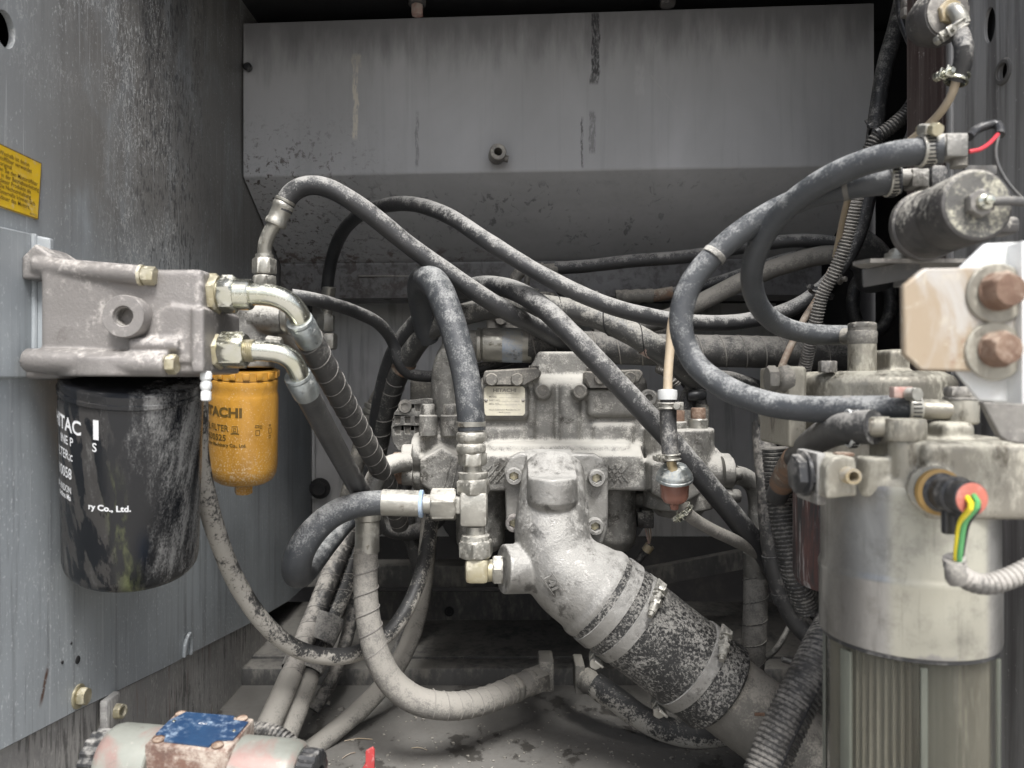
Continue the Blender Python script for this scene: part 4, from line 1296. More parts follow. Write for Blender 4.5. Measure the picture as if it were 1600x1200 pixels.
# ================================================================ HYDRAULIC PUMP
pu = Thing('hydraulic_pump', 'large dusty cast hydraulic pump in the middle with a cream data plate', 'pump', P(900, 770, 1.12))
mb = MB()
mb.pbox(748, 1014, 586, 768, 1.074, 1.32, bev=.012)
mb.prism([[(-.062, 0), (.062, 0), (.040, .030), (.033, .046), (-.033, .046), (-.040, .030)]], P(874, 600, 1.135), (1, 0, 0), (0, 0, 1), .10)
# lower shelf with a sloping dusty top
a0 = P(700, 0, 1.045).x; a1 = P(1006, 0, 1.045).x
z1, z2, z3 = P(0, 768, 1.045).z, P(0, 712, 1.045).z, P(0, 682, 1.085).z
sec = [(1.045, z1), (1.045, z2), (1.09, z3), (1.28, z3), (1.28, z1)]
mb.prism([[(y, z) for y, z in sec]], V((a0 + a1) / 2, 0, 0), (0, 1, 0), (0, 0, 1), a1 - a0)
mb.pbox(749, 826, 598, 656, 1.062, 1.12, bev=.006)                 # label boss
mb.pbox(752, 820, 664, 700, 1.070, 1.12, bev=.006)
mb.pbox(918, 998, 608, 652, 1.062, 1.12, bev=.006)
mb.pbox(926, 992, 660, 706, 1.068, 1.12, bev=.006)
for x0, x1, dd in ((834, 869, 1.068), (873, 908, 1.067)):                      # ribbed middle
    mb.pbox(x0, x1, 594, 716, dd, 1.14, bev=.008)
mb.pbox(842, 908, 562, 604, 1.10, 1.2, bev=.010)
mb.cyl(P(848, 612, 1.055), P(848, 612, 1.09), S(13, 1.055), n=24)
mb.cyl(P(906, 612, 1.055), P(906, 612, 1.09), S(13, 1.055), n=24)
mb.box(P(872, 702, 1.078), (.20, .05, .022), bev=.009)
# left pump head: upright barrel with a hexagonal boss facing out
mb.cyl(P(690, 676, 1.075), P(690, 792, 1.075), S(45, 1.03), n=40)
mb.lathe(P(690, 738, 1.008), V(0, 1, 0), [(0, S(39, 1.01), 'h'), (.05, S(42, 1.01), 'h')], 36, (0, 0, 1))
mb.pbox(645, 700, 690, 770, 1.05, 1.13, bev=.01)
mb.cyl(P(644, 710, 1.06), P(660, 710, 1.06), S(28, 1.05)); mb.cyl(P(644, 745, 1.06), P(660, 745, 1.06), S(18, 1.05))
# right pump head
mb.cyl(P(1060, 668, 1.075), P(1060, 792, 1.075), S(57, 1.03), n=44)
mb.cyl(P(1060, 786, 1.075), P(1060, 806, 1.075), S(50, 1.03), S(34, 1.03), n=44)
mb.lathe(P(1058, 748, 1.008), V(0, 1, 0), [(0, S(46, 1.0), 'h'), (.05, S(50, 1.0), 'h')], 36, (0, 0, 1))
mb.pbox(1060, 1128, 700, 764, 1.05, 1.12, bev=.008)
mb.cyl(P(1100, 738, 1.06), P(1140, 738, 1.06), S(30, 1.06)); mb.cyl(P(1100, 775, 1.06), P(1138, 775, 1.06), S(17, 1.06))
mb.pbox(996, 1040, 612, 720, 1.085, 1.2, bev=.008)
mb.pbox(700, 760, 640, 720, 1.085, 1.2, bev=.008)
# twin rotor housings below
mb.cyl(P(750, 756, 1.11), P(751, 848, 1.11), S(40, 1.1), S(38, 1.1), n=36); mb.cyl(P(751, 848, 1.11), P(751, 860, 1.11), S(38, 1.1), S(26, 1.1), n=36)
mb.cyl(P(957, 756, 1.11), P(959, 842, 1.11), S(37, 1.1), S(35, 1.1), n=36); mb.cyl(P(959, 842, 1.11), P(959, 858, 1.11), S(35, 1.1), S(26, 1.1), n=36)
mb.pbox(780, 950, 756, 830, 1.12, 1.3, bev=.01)
mb.pbox(935, 1035, 770, 800, 1.13, 1.3, bev=.01)
pu.part('housing', mb, M['cast'], cast=(.0024, 5), sharp=None)
# flat covers over the control pistons
for x0, x1, y0, y1, nm in ((754, 842, 577, 601, 1), (912, 1006, 578, 606, 2)):
    mb = MB()
    if nm == 1: pts = [(757, 601), (754, 592), (757, 579), (838, 574), (846, 580), (845, 588), (822, 601)]
    else: pts = [(919, 606), (913, 592), (915, 580), (1000, 577), (1006, 584), (1000, 596), (985, 606)]
    mb.ppoly(pts, 1.050, .05)
    cp = pu.part('cover_plate', mb, M['cast_dark'], bevel=.0025)
    for bx in ((768, 808) if nm == 1 else (938, 984)):
        pu.part('bolt', MB().lathe(P(bx, 593 if nm == 1 else 591, 1.0495), V(0, -1, 0), [(0, .009), (.0022, .009, 'h'), (.003, .0075)], 30), M['cast_dark'], cp)
    pu.part('bolt', MB().hexn(P(834 if nm == 1 else 924, 577 if nm == 1 else 580, 1.07), P(834 if nm == 1 else 924, 571 if nm == 1 else 574, 1.07), .008), M['black_grimy'], cp)
for bx in (848, 906):
    q = P(bx, 611.5, 1.0545)
    pu.part('recessed_plug', MB().lathe(q, V(0, 1, 0), [(0, S(10.5, 1.054)), (-.0012, S(10, 1.054)), (-.0012, S(7.5, 1.054)), (.0008, S(7.2, 1.054)), (-.0006, S(6.4, 1.054)), (-.001, .0002)], 28), M['cast_dark'])
# data plate
pl = MB().prism([[(x_, z_) for x_, z_ in
     [(-.0281 + .003, -.0201), (.0281 - .003, -.0201), (.0281, -.0201 + .003), (.0281, .0201 - .003), (.0281 - .003, .0201), (-.0281 + .003, .0201), (-.0281, .0201 - .003), (-.0281, -.0201 + .003)]]],
     P(788.5, 626.5, 1.0595), (1, 0, 0), (0, 0, 1), .0016)
dp = pu.part('data_plate', pl, M['plate_label'])
q = P(788.5, 626.5, 1.0583)
mb = MB()
text_mb(mb, 'HITACHI', .0066, lambda x, y: q + V(x, 0, .0125 + y), bold=.03, align='CENTER', xs=1.25)
text_mb(mb, 'HYDRAULIC EQUIPMENT', .0021, lambda x, y: q + V(x, 0, .0096 + y), align='CENTER', xs=1.1)
for i, s_ in enumerate(('MODEL', 'PART NO.', 'MFG. NO.')):
    text_mb(mb, s_, .0034, lambda x, y, i=i: q + V(-.0215 + x, 0, .0048 - i * .0049 + y), bold=.01)
    z_ = q.z + .0045 - i * .0049
    mb.add([V(q.x - .008, q.y, z_), V(q.x + .021, q.y, z_), V(q.x + .021, q.y, z_ + .00025), V(q.x - .008, q.y, z_ + .00025)], [(0, 1, 2, 3)])
text_mb(mb, 'Hitachi Construction Machinery Co., Ltd', .0026, lambda x, y: q + V(x, 0, -.0128 + y), bold=.01, align='CENTER')
text_mb(mb, 'MADE IN JAPAN', .0022, lambda x, y: q + V(x, 0, -.0162 + y), bold=.01, align='CENTER')
pu.part('printed_text', mb, M['ink_grey'], dp, sharp=None)
for sx_ in (-.0255, .0255):
    pu.part('rivet', MB().lathe(q + V(sx_, 0, .001), V(0, -1, 0), [(-.0005, .0024), (.0006, .0022), (.0014, .0012)], 14), M['steel_dark'], dp)
# pairs of socket bolts on spacers, top of both heads
for bx, by, r_, h_, mt in ((669, 680, 14.5, 32, 'cast'), (703, 680, 15, 32, 'cast'), (1058, 690, 15, 32, 'cast'), (1091, 688, 15, 34, 'steel')):
    dd = 1.035 if bx < 900 else 1.06
    sp = pu.part('spacer', MB().lathe(P(bx, by, dd), V(0, 0, 1), [(0, S(r_, dd)), (S(h_ - 2, dd), S(r_, dd)), (S(h_, dd), S(r_ - 1.5, dd))], 30), M[mt])
    pu.part('socket_bolt', MB().cap_bolt(P(bx, by - h_, dd), V(0, 0, 1), S(10.5 if bx < 900 else 11.5, dd), S(17, dd)), M['cast' if bx < 900 else 'rust'], sp)
# side port bolts
for bx, by, sgn, r_ in ((645, 714, -1, 20), (645, 746, -1, 12.5), (1128, 738, 1, 25), (1126, 775, 1, 14)):
    dd = 1.04
    n1 = pu.part('port_nut', MB().lathe(P(bx, by, dd), V(sgn, 0, 0), [(0, S(r_, dd)), (S(14, dd), S(r_, dd)), (S(16, dd), S(r_ * .93, dd))], 30), M['cast'])
    pu.part('port_bolt', MB().cap_bolt(P(bx + sgn * 15, by + (3 if r_ > 18 else 0), dd), V(sgn, 0, 0), S(10.5, dd), S(15, dd)), M['rust' if sgn < 0 else 'cast'], n1)
# pocketed cover disc behind the left head
dd = 1.16
outl = [(611, 668), (616, 645), (626, 632), (640, 625), (668, 622), (700, 626), (712, 640), (712, 700), (650, 705), (622, 704), (613, 690)]
hs_ = []
def pocket(x0, y0, w=9, h=11): return [(x0, y0), (x0 + w, y0), (x0 + w - 1, y0 + h), (x0 + 1, y0 + h)]
for x0, y0 in ((617, 651), (632, 651), (617, 667), (632, 667), (648, 632), (660, 632), (648, 651), (648, 667), (663, 655), (676, 655), (676, 636)):
    hs_.append(pocket(x0, y0))
mb = MB().ppoly(outl, dd, .012, hs_)
rd = pu.part('ribbed_cover', mb, M['cast'], bevel=.0012)
pu.part('ribbed_cover_back', MB().ppoly([(613, 668), (618, 647), (640, 628), (700, 629), (710, 700), (625, 702)], dd + .005, .02), M['cast_dark'], rd)
pu.part('cover_bolt', MB().lathe(P(633, 635, dd - .001), V(0, 1, 0), [(0, .0105), (-.003, .0095), (-.003, .006, 'h'), (.004, .0055, 'h'), (.004, .0002)], 30), M['steel_dark'], rd)
# cast grid marks on the flange band
def mark(c, size, ry):
    pu.part('cast_mark', MB().box(c, size, rot=(0, ry, 0)), M['cast'])
for cx in (772, 956):
    for i in range(4):
        for s_ in ((1,) if cx < 800 else (1, -1)):
            mark(P(cx + (i - 1.5) * 10, 740, 1.0435), (.0015, .0014, .030), s_ * .7)
for i in range(5):
    mark(P(1052 + i * 1, 748 + (i - 2) * 12, 1.0065), (.036 - .004 * abs(i - 2), .0014, .0014), -.15)
for i in range(3):
    mark(P(698 + i * 12, 745, 1.0065), (.0013, .0014, .05 - .008 * i), .25)
# dark sensor plug with thin red wires under the right head
t = Thing('sensor_plug', 'small grimy sensor connector with thin red wires under the right pump head', 'connector', P(1010, 810, 1.12))
t.part('plug', MB().pbox(1003, 1022, 798, 826, 1.10, 1.13, bev=.002).cyl(P(1004, 812, 1.105), P(996, 812, 1.105), .011), M['black_grimy'])
for i in range(3):
    t.part('wire', MB().tube([P(1008 + i * 4, 824, 1.108), P(1011 + i * 3, 838, 1.11), P(1014, 853, 1.11)], .0011, n=8), M['brown_tube' if i else 'pink_clip'])
t.part('cable', MB().tube([P(1014, 850, 1.11), P(1008, 862, 1.11), P(996, 880, 1.115), P(985, 892, 1.12)], .0052, n=12), M['black_plastic'])
t.part('ring', MB().cyl(P(1016, 852, 1.108), P(1009, 861, 1.11), .0072, n=16), M['brass'])

# ================================================================ SUCTION ELBOW
el = Thing('suction_elbow', 'pale cast suction elbow bolted to the pump front by four socket bolts', 'pipe elbow', P(868, 860, .95))
mb = MB()
mb.ppoly([(796, 716), (812, 708), (930, 710), (944, 718), (951, 735), (950, 825), (942, 850), (920, 852), (900, 842), (830, 842), (810, 835), (791, 826), (788, 735)], 1.005, .026)
mb.tube([(865, 735, 1.00), (863, 780, .968), (862, 830, .955), (870, 868, .950), (890, 897, .945), (925, 922, .942)], lambda s: .0400 + .0155 * min(1, max(0, s / .17)) ** 1.3, n=48, step=.004)
mb.cyl(P(866, 800, .95), P(866, 800, 1.02), .043, n=40)
# tongue on top of the elbow
zt_ = P(0, 752, .905).z
mb.prism([[(.936, zt_ - .045), (.936, zt_ + .003), (1.03, zt_ + .028), (1.03, zt_ - .045)]], V(P(863, 0, .94).x, 0, 0), (0, 1, 0), (0, 0, 1), .060)
mb.lathe(V(P(863, 0, .94).x, .936, zt_ - .036), V(0, 0, 1), [(0, .024), (.008, .0305), (.030, .0305), (.038, .0295)], 44)
# side boss
mb.cyl(P(860, 888, .95), P(786, 889, .93), S(38, .94), n=36)
mb.lathe(P(905, 906, .942), V(.79, 0, -.61), [(0, .052), (.016, .056), (.022, .0595), (.030, .0595), (.033, .057)], 48)
el.part('casting', mb, M['cast_light'], cast=(.0018, 5), sharp=None)
for bx, by in ((803, 743), (931, 746), (803, 816), (929, 821)):
    b = el.part('socket_bolt', MB().cap_bolt(P(bx, by, 1.004), V(0, -1, 0), S(13.5, .99), .014), M['cast_light' if (bx, by) != (803, 816) else 'cast_brown'])
    el.part('hex_recess', MB().lathe(P(bx, by, .996), V(0, -1, 0), [(0, S(7.4, .99), 'h'), (.0012, .0005)], 36), M['zinc_yellow'], b)
mb = MB()
ro_ = math.radians(57)
q = P(862, 913, .8890)
ex_ = V(math.cos(ro_), .0, -math.sin(ro_)); nn_ = V(-.30, -.92, -.23).normalized(); ex_ = (ex_ - nn_ * ex_.dot(nn_)).normalized(); ey_ = nn_.cross(ex_)
text_mb(mb, '141', .0135, lambda x, y: q + ex_ * x + ey_ * (y - .004) , bold=.03, align='CENTER', xs=1.1)
raised = MB()
for v_ in mb.v: v_ += V(0, .0035, 0)
for yo in (-.0062, .0082):
    raised.box(q + ey_ * yo + V(0, .0035, 0), (.027, .0035, .0011), axes=(ex_, V(0, 1, 0), ey_))
n0 = len(mb.v)
raised.add(mb.v, mb.f); raised.add([v_ + V(0, .004, 0) for v_ in mb.v], mb.f)
edges = {}
for f_ in mb.f:
    for a_, b_ in zip(f_, f_[1:] + f_[:1]):
        edges[(a_, b_)] = edges.get((a_, b_), 0) + 1
off = len(raised.v) - 2 * n0
for (a_, b_) in edges:
    if (b_, a_) not in edges:
        raised.f.append((off + a_, off + b_, off + n0 + b_, off + n0 + a_))
el.part('cast_number', raised, M['cast_light'], sharp=None)

# ================================================================ SUCTION HOSE with its two clamps, and the pipe it leads to
sh = Thing('suction_hose', 'fat mud speckled rubber hose sloping down from the suction elbow with two wide clamps', 'hose', P(1030, 1005, .935))
u = V(.79, 0, -.61)
o = P(952, 942, .938)
kk = .938 / F
sh.part('rubber_sleeve', MB().lathe(o, u, [(-24 * kk, .0540), (-22 * kk, .0572), (-14 * kk, .0578), (10 * kk, .0580), (28 * kk, .0585), (45 * kk, .0580), (60 * kk, .0575), (110 * kk, .0570), (150 * kk, .0572), (190 * kk, .0580), (212 * kk, .0582), (216 * kk, .0560), (216 * kk, .048)], 64), M['sock'])
sh.part('elbow_band', MB().lathe(o, u, [(-13 * kk, .0575), (-12.5 * kk, .0596), (8 * kk, .0602), (9 * kk, .0580)], 64, cap0=False, cap1=False), M['cast_light'])
def tclamp(t0, t1, angs):
    b = sh.part('clamp_band', MB().lathe(o, u, [(t0 * kk, .0575), (t0 * kk + .0004, .0594), (t1 * kk - .0004, .0594), (t1 * kk, .0575)], 64, cap0=False, cap1=False), M['cast_light'])
    x_, y_, z_ = frame(u, (0, -1, 0))
    for an in angs:
        n_ = x_ * math.cos(an) + y_ * math.sin(an); tg = z_.cross(n_)
        c = o + u * ((t0 + t1) / 2 * kk) + n_ * .0655
        g = MB()
        g.cyl(c - tg * .014 - u * .0, c + tg * .026, .0032, n=14); g.hexn(c - tg * .017, c - tg * .010, .0078)
        g.hexn(c + tg * .002, c + tg * .009, .0072); g.cyl(c + tg * .009, c + tg * .020, .0055, .0045, n=16)
        for s_ in (-.008, .0):
            g.box(c + tg * s_ - n_ * .003, (.011, .0035, .0115), axes=(n_, tg, u), bev=.001)
        g.box(c - n_ * .005 - tg * .018, (.003, .022, .013), axes=(n_, tg, u), bev=.001)
        sh.part('clamp_bolt', g, M['steel'], b)
tclamp(26, 46, (-.75, 1.62)); tclamp(150, 170, (-.9, 1.62))
pi_ = Thing('suction_pipe', 'grey steel pipe continuing the fat suction hose to the lower right', 'pipe', P(1180, 1110, .94))
pi_.part('pipe', MB().lathe(o, u, [(205 * kk, .0490), (250 * kk, .0492), (300 * kk, .0495), (420 * kk, .050), (424 * kk, .050)], 56), M['cast_dark'])
single('rust_fleck', MB().box(o + u * 262 * kk + V(.006, -.0489, .010), (.012, .002, .004), bev=.0008), M['rust'], 'small reddish rust fleck on the pipe below the lower clamp', 'rust spot')

# ================================================================ LARGE HORIZONTAL PIPE AND HOSE OVER THE PUMP
t = Thing('delivery_hose', 'thickest hose running level above the pump in a spiral sheath', 'hose', P(830, 540, 1.16))
t.part('elbow_tube', MB().tube([(700, 650, 1.17), (697, 610, 1.17), (699, 577, 1.17), (709, 553, 1.168), (728, 541, 1.165), (752, 539, 1.16)], .0225, n=30, step=.004), M['cast'])
t.part('flange_ring', MB().lathe(P(745, 539, 1.16), V(1, 0, 0), [(0, .022), (.001, .026), (.006, .026), (.0075, .0235), (.010, .026), (.014, .026)], 32), M['steel'])
hp = [(826, 539.5, 1.155), (930, 543, 1.15), (1040, 547, 1.15), (1150, 549, 1.15), (1250, 552, 1.155), (1330, 556, 1.16)]
t.part('rubber_tube', MB().tube(hp, .0240, n=30), M['wrap'])
t.part('sheath_edge', MB().helix(hp, .0243, .031, .0009), M['wrap_edge'])
fe = t.part('ferrule', MB().lathe(P(757, 539, 1.158), V(1, 0, -.01), [(0, .021), (.001, .0252), (.012, .0258), (.068, .0262), (.0705, .0262), (.072, .0245)], 32), M['steel'])
t.part('blue_mark', MB().lathe(P(785, 539, 1.157), V(1, 0, -.01), [(0, .02595), (.0, .0262), (.030, .02655), (.030, .026)], 32, cap0=False, cap1=False), M['blue_faded'], fe)
# ================================================================ HOSES ABOVE THE PUMP ON THE RIGHT
t = hose('grey hose running right from the brass elbow just under the metal cover',
    [(868, 419, 1.27), (915, 416, 1.26), (985, 408, 1.25), (1082, 400, 1.24), (1180, 383, 1.22), (1250, 376, 1.2), (1310, 382, 1.19), (1350, 400, 1.18), (1385, 425, 1.18)], .0108, 'rubber')
t.part('elbow_tube', MB().tube([(804, 452, 1.275), (806, 434, 1.275), (816, 424, 1.275), (836, 423, 1.272), (872, 420, 1.268)], .0098, n=22, step=.003), M['cast_dark'])
t.part('nut', MB().hexn(P(804, 455, 1.275), P(804, 441, 1.275), .0122), M['brass'])
t.part('ferrule', ferrule((830, 423, 1.272), (850, 421, 1.27), .0115), M['cast_dark'])
t = hose('thin hose with rusty crimp rising right from the valve block behind the pump',
    [(1015, 463, 1.28), (1060, 456, 1.27), (1110, 444, 1.26), (1165, 426, 1.24), (1225, 405, 1.22), (1290, 391, 1.2), (1345, 395, 1.19)], .0094, 'rubber')
t.part('ferrule', ferrule((962, 464, 1.285), (1022, 462, 1.28), .0118, lips=3), M['cast_dark'])
t.part('rust_sleeve', MB().cyl(P(1020, 462.5, 1.28), P(1052, 457, 1.272), .0105), M['rust_hose'])
hose('dusty thick hose rising right behind the two big looped hoses',
    [(930, 520, 1.25), (985, 512, 1.24), (1045, 496, 1.22), (1100, 470, 1.205), (1160, 440, 1.195), (1225, 414, 1.185), (1295, 398, 1.18), (1350, 404, 1.175), (1390, 430, 1.18)], .0145, 'rubber_dusty')
t = Thing('hose_sleeve', 'black rubber sleeve gathering three hoses at the dark gap right of the cover', 'sleeve', P(1345, 395, 1.17))
t.part('sleeve', MB().tube([(1322, 382, 1.165), (1345, 392, 1.17), (1362, 408, 1.18), (1370, 440, 1.2)], .030, n=26), M['rubber_clean'])
for lab, pts, r, m in (
    ('thin bent pipe hooked over the brass elbow behind the crossing hoses', [(823, 470, 1.25), (823, 445, 1.25), (826, 427, 1.245), (836, 418, 1.24), (846, 420, 1.24)], .0048, 'cast'),
    ('slim dark pipe slanting down right under the long thinner hose', [(838, 421, 1.255), (852, 430, 1.255), (870, 450, 1.255), (895, 478, 1.26)], .0060, 'rubber'),
    ('short curved pipe between the wrapped hose and the long thinner hose', [(893, 486, 1.2), (902, 470, 1.2), (915, 462, 1.19), (935, 460, 1.18)], .0056, 'cast'),
    ('short slanted pipe on the grey valve block behind the wrapped hose', [(943, 473, 1.22), (950, 486, 1.215), (966, 508, 1.2)], .0068, 'rubber')):
    single('thin_pipe', MB().tube(pts, r, n=16, step=.004), M[m], lab, 'pipe', loc=pts[0])
t = Thing('valve_block', 'grey cast valve block half hidden behind the wrapped hose', 'valve block', P(985, 520, 1.27))
mb = MB(); mb.ppoly([(930, 490), (950, 474), (985, 484), (1035, 500), (1062, 520), (1050, 540), (930, 540)], 1.27, .06)
t.part('block', mb, M['cast_dark'], bevel=.004)
t = Thing('regulator', 'dusty regulator casting above the pump under the crossing hoses', 'regulator', P(780, 510, 1.24))
mb = MB(); mb.pbox(760, 850, 490, 530, 1.22, 1.3, bev=.006); mb.pbox(825, 870, 455, 495, 1.26, 1.32, bev=.006); mb.cyl(P(775, 500, 1.23), P(775, 478, 1.23), .016)
mb.pbox(690, 760, 518, 560, 1.24, 1.3, bev=.006)
mb.pbox(640, 700, 590, 640, 1.26, 1.34, bev=.006)
t.part('casting', mb, M['cast_dark'], cast=(.003, 3), sharp=None)
t.part('nut', MB().hexn(P(833, 462, 1.26), P(833, 452, 1.26), .011).hexn(P(850, 466, 1.26), P(850, 457, 1.26), .012), M['cast_dark'])
t.part('plug', MB().lathe(P(783, 498, 1.215), V(0, 1, 0), [(0, .009), (-.003, .009), (-.003, .005), (.003, .0045), (.003, .0003)], 24), M['cast_dark'])
# curved pump-drive tubes right of the pump top
t = hose('black hose end curving into the right pump head beside the inline filter', [(1068, 690, 1.12), (1070, 650, 1.12), (1078, 618, 1.12), (1096, 598, 1.12), (1128, 592, 1.13), (1165, 600, 1.16), (1205, 615, 1.2)], .0125, 'rubber_clean')
t.part('ferrule', plain_sleeve((1068, 690, 1.119), (1071, 640, 1.119), .0140, lip=False), M['cast_dark'])
t = hose('second short dark hose stub right of the inline filter', [(1094, 680, 1.14), (1094, 650, 1.14), (1090, 620, 1.15), (1070, 590, 1.17), (1050, 575, 1.2)], .0115, 'rubber_clean')
t.part('ferrule', plain_sleeve((1094, 680, 1.139), (1094, 632, 1.14), .0128, lip=False), M['cast_dark'])
single('black_cap', MB().lathe(P(1074, 618, 1.10), V(1, 0, .05), [(0, .007), (.004, .0085), (.022, .0085), (.026, .006)], 18), M['black_plastic'], 'small black rubber cap between the hose stubs and the big loop', 'cap')
single('coiled_conduit', corr([(1030, 574, 1.15), (1042, 580, 1.14), (1052, 590, 1.13), (1060, 600, 1.13)], .0085, .0042, amt if False else 'conduit_pale', amp=.22) if False else corr([(1030, 574, 1.15), (1042, 580, 1.14), (1052, 590, 1.13), (1060, 600, 1.13)], .0085, .0042, amp=.22), M['conduit_pale'], 'short coiled grey conduit behind the beige tube', 'conduit', loc=(1042, 580, 1.14))
single('clear_eye', MB().lathe(P(1012, 622, 1.075), V(0, -1, 0), [(0, .0125), (.008, .0125), (.010, .010), (.010, .0055), (.002, .005), (.002, .0003)], 28), M['cast'], 'round eyed lug on the pump top beside the diagonal hose', 'lug')

# ---- inline fuel strainer
t = Thing('inline_filter', 'small inline filter with zinc lid and red fuel in its clear bowl', 'filter', P(1055, 750, .90))
c0, c1 = P(1053, 742, .90), P(1057, 792, .905)
ax = (c1 - c0).normalized()
t.part('lid', MB().lathe(P(1054, 741, .89), V(.04, .32, -1), [(-.011, .0095), (-.010, .014), (-.002, .0195), (0, .0205), (.003, .0205), (.004, .0215), (.0065, .0215), (.007, .019)], 40), M['blue_grey_zinc'])
for i, (dx, dy) in enumerate(((-14, -2), (12, -2), (-8, 8), (8, 8))):
    t.part('lid_dimple', MB().lathe(P(1054 + dx, 733 + dy * .7, .880), V(0, -.6, 1), [(0, .0036), (.0012, .003), (.0016, .001)], 14), M['blue_grey_zinc'])
t.part('bowl', MB().lathe(P(1054, 744, .892), V(.04, .2, -1), [(0, .0172), (.004, .0172), (.024, .0162), (.030, .0130), (.034, .0058), (.040, .0048)], 36), M['amber_bowl'])
t.part('screen', MB().lathe(P(1054, 746, .892), V(.04, .2, -1), [(0, .0105), (.018, .0095), (.020, .007)], 24), M['red_plastic'])
t.part('spout', MB().cyl(P(1052, 741, .88), P(1048, 715, .88), S(8, .88), n=20), M['brass'])
t.part('rubber_sleeve', MB().tube([(1044, 638, .89), (1044, 660, .89), (1046, 690, .885), (1048, 722, .88)], S(13.2, .885), n=24), M['rubber_clean'])
wire_clamp(t, P(1047.5, 714, .88), V(.05, 0, -1), S(14, .88), (-1, -.5, 0), 'steel')
wire_clamp(t, P(1043.5, 634, .89), V(.0, 0, -1), S(14, .88), (.8, -.4, .2), 'steel')
t.part('white_collar', MB().lathe(P(1043, 608, .89), V(0, 0, -1), [(0, .006), (.001, .011), (.006, .0115), (.012, .0108)], 24), M['white_paint'])
t.part('rubber_end', MB().cyl(P(1043.4, 620, .89), P(1043.8, 640, .89), S(12, .89), n=24), M['rubber_clean'])
t.part('beige_tube', MB().tube([(1043, 614, .89), (1044, 580, .895), (1047, 545, .90), (1050, 505, .90), (1060, 475, .90), (1080, 444, .89), (1122, 394, .88), (1190, 343, .87), (1262, 309, .86)], .0054, n=18), M['beige_tube'])
t.part('outlet_hose', MB().tube([(1066, 792, .91), (1078, 806, .92), (1105, 824, .94), (1145, 843, .97), (1180, 862, 1.0), (1205, 880, 1.02)], .0078, n=18), M['rubber_dusty'])
wire_clamp(t, P(1070, 797, .912), V(.7, 0, -.7), S(12, .90), (-.5, -.6, -.5), 'zinc')

# ================================================================ RIGHT PORT PIPE WITH SHEATHED HOSE
t = Thing('return_hose', 'straight dusty sheathed hose hanging from the right pump port pipe', 'hose', P(1182, 880, 1.06))
t.part('elbow_tube', MB().tube([(1148, 742, 1.045), (1164, 746, 1.05), (1178, 760, 1.055), (1184, 785, 1.06), (1183, 820, 1.06), (1182, 880, 1.06)], .0128, n=26, step=.004), M['cast'])
t.part('ferrule', plain_sleeve((1182, 862, 1.06), (1181, 902, 1.06), .0172), M['cast'])
rp2 = [(1181, 898, 1.06), (1180, 960, 1.06), (1177, 1020, 1.065), (1172, 1080, 1.09)]
t.part('rubber_tube', MB().tube(rp2, .0165, n=24), M['rubber_dusty'])
t.part('sheath_edge', MB().helix(rp2, .0168, .031, .0009), M['black_grimy'])
hose('pale thin tube curving behind the straight sheathed hose', [(1250, 910, 1.12), (1243, 950, 1.12), (1228, 990, 1.12), (1205, 1022, 1.12), (1170, 1040, 1.12)], .0042, 'cast', name='thin_tube', part='tube')
hose('tiny pale tube end left of the fat corrugated conduit', [(1222, 1030, 1.02), (1240, 1036, 1.02), (1258, 1040, 1.02)], .0036, 'cast', name='thin_tube', part='tube')

# ================================================================ BLACK CABLES AND CONDUITS AT THE RIGHT
t = hose('black taped cable dropping beside the tall corrugated conduit', [(1193, 660, .98), (1195, 700, .97), (1200, 760, .96), (1205, 830, .955), (1212, 880, .95), (1228, 935, .945), (1250, 975, .94), (1285, 1005, .93), (1320, 1015, .93)], .0142, 'wrap_dark', name='taped_cable', part='cable')
t.o['category'] = 'cable'
t.part('tape', MB().lathe(P(1209, 865, .952), V(.2, 0, -1), [(0, .0142), (.001, .0152), (.020, .0152), (.021, .0142)], 24, cap0=False, cap1=False).lathe(P(1223, 922, .947), V(.3, 0, -1), [(0, .0142), (.001, .0152), (.014, .0152), (.015, .0142)], 24, cap0=False, cap1=False), M['rubber_clean'])
t.part('clip', MB().box(P(1205, 655, .965), (.030, .012, .014), bev=.002).cyl(P(1194, 657, .962), P(1200, 657, .962), .009), M['cast'])
single('corrugated_conduit', corr([(1212, 700, .90), (1216, 745, .90), (1222, 800, .895), (1232, 850, .89), (1245, 905, .89), (1262, 950, .90)], .0155, .0046, amp=.09), M['conduit'], 'tall fat corrugated conduit bulging left of the dark red canister', 'conduit', loc=(1222, 800, .895))
single('corrugated_conduit', corr([(1240, 660, .95), (1230, 685, .945), (1226, 710, .94), (1224, 740, .94)], .0072, .0040, amp=.2), M['conduit'], 'thin corrugated conduit just behind the small curved hose', 'conduit', loc=(1240, 660, .95))
t = hose('short black hose curving from the clamped outlet down to the tall corrugated conduit', [(1366, 667, .545), (1335, 668, .56), (1305, 673, .60), (1275, 688, .67), (1248, 712, .76), (1228, 740, .83), (1214, 775, .88)], .0122, 'rubber_clean')
band_clamp(t, P(1332, 669, .562), V(-1, .15, 0), .0124, .0075, 'white_paint', up=(0, .5, 1), house=False)
t.part('pipe_end', MB().cyl(P(1352, 667, .548), P(1390, 667, .54), S(16, .545), n=24), M['cast_olive'])
t.part('rubber_ring', MB().cyl(P(1343, 668, .552), P(1362, 667, .547), S(21, .548), n=24, bev=.001), M['black_plastic'])
t.part('tape', MB().tube([(1243, 718, .772), (1232, 735, .815), (1222, 755, .85)], .0138, n=20), M['rust_hose'])
single('corrugated_conduit', corr([(1300, 985, .74), (1282, 1020, .715), (1262, 1062, .70), (1238, 1110, .69), (1212, 1165, .68), (1190, 1225, .67)], .0180, .0046, amp=.07), M['conduit'], 'fat split black corrugated conduit in the lower right foreground', 'conduit', loc=(1238, 1110, .69))
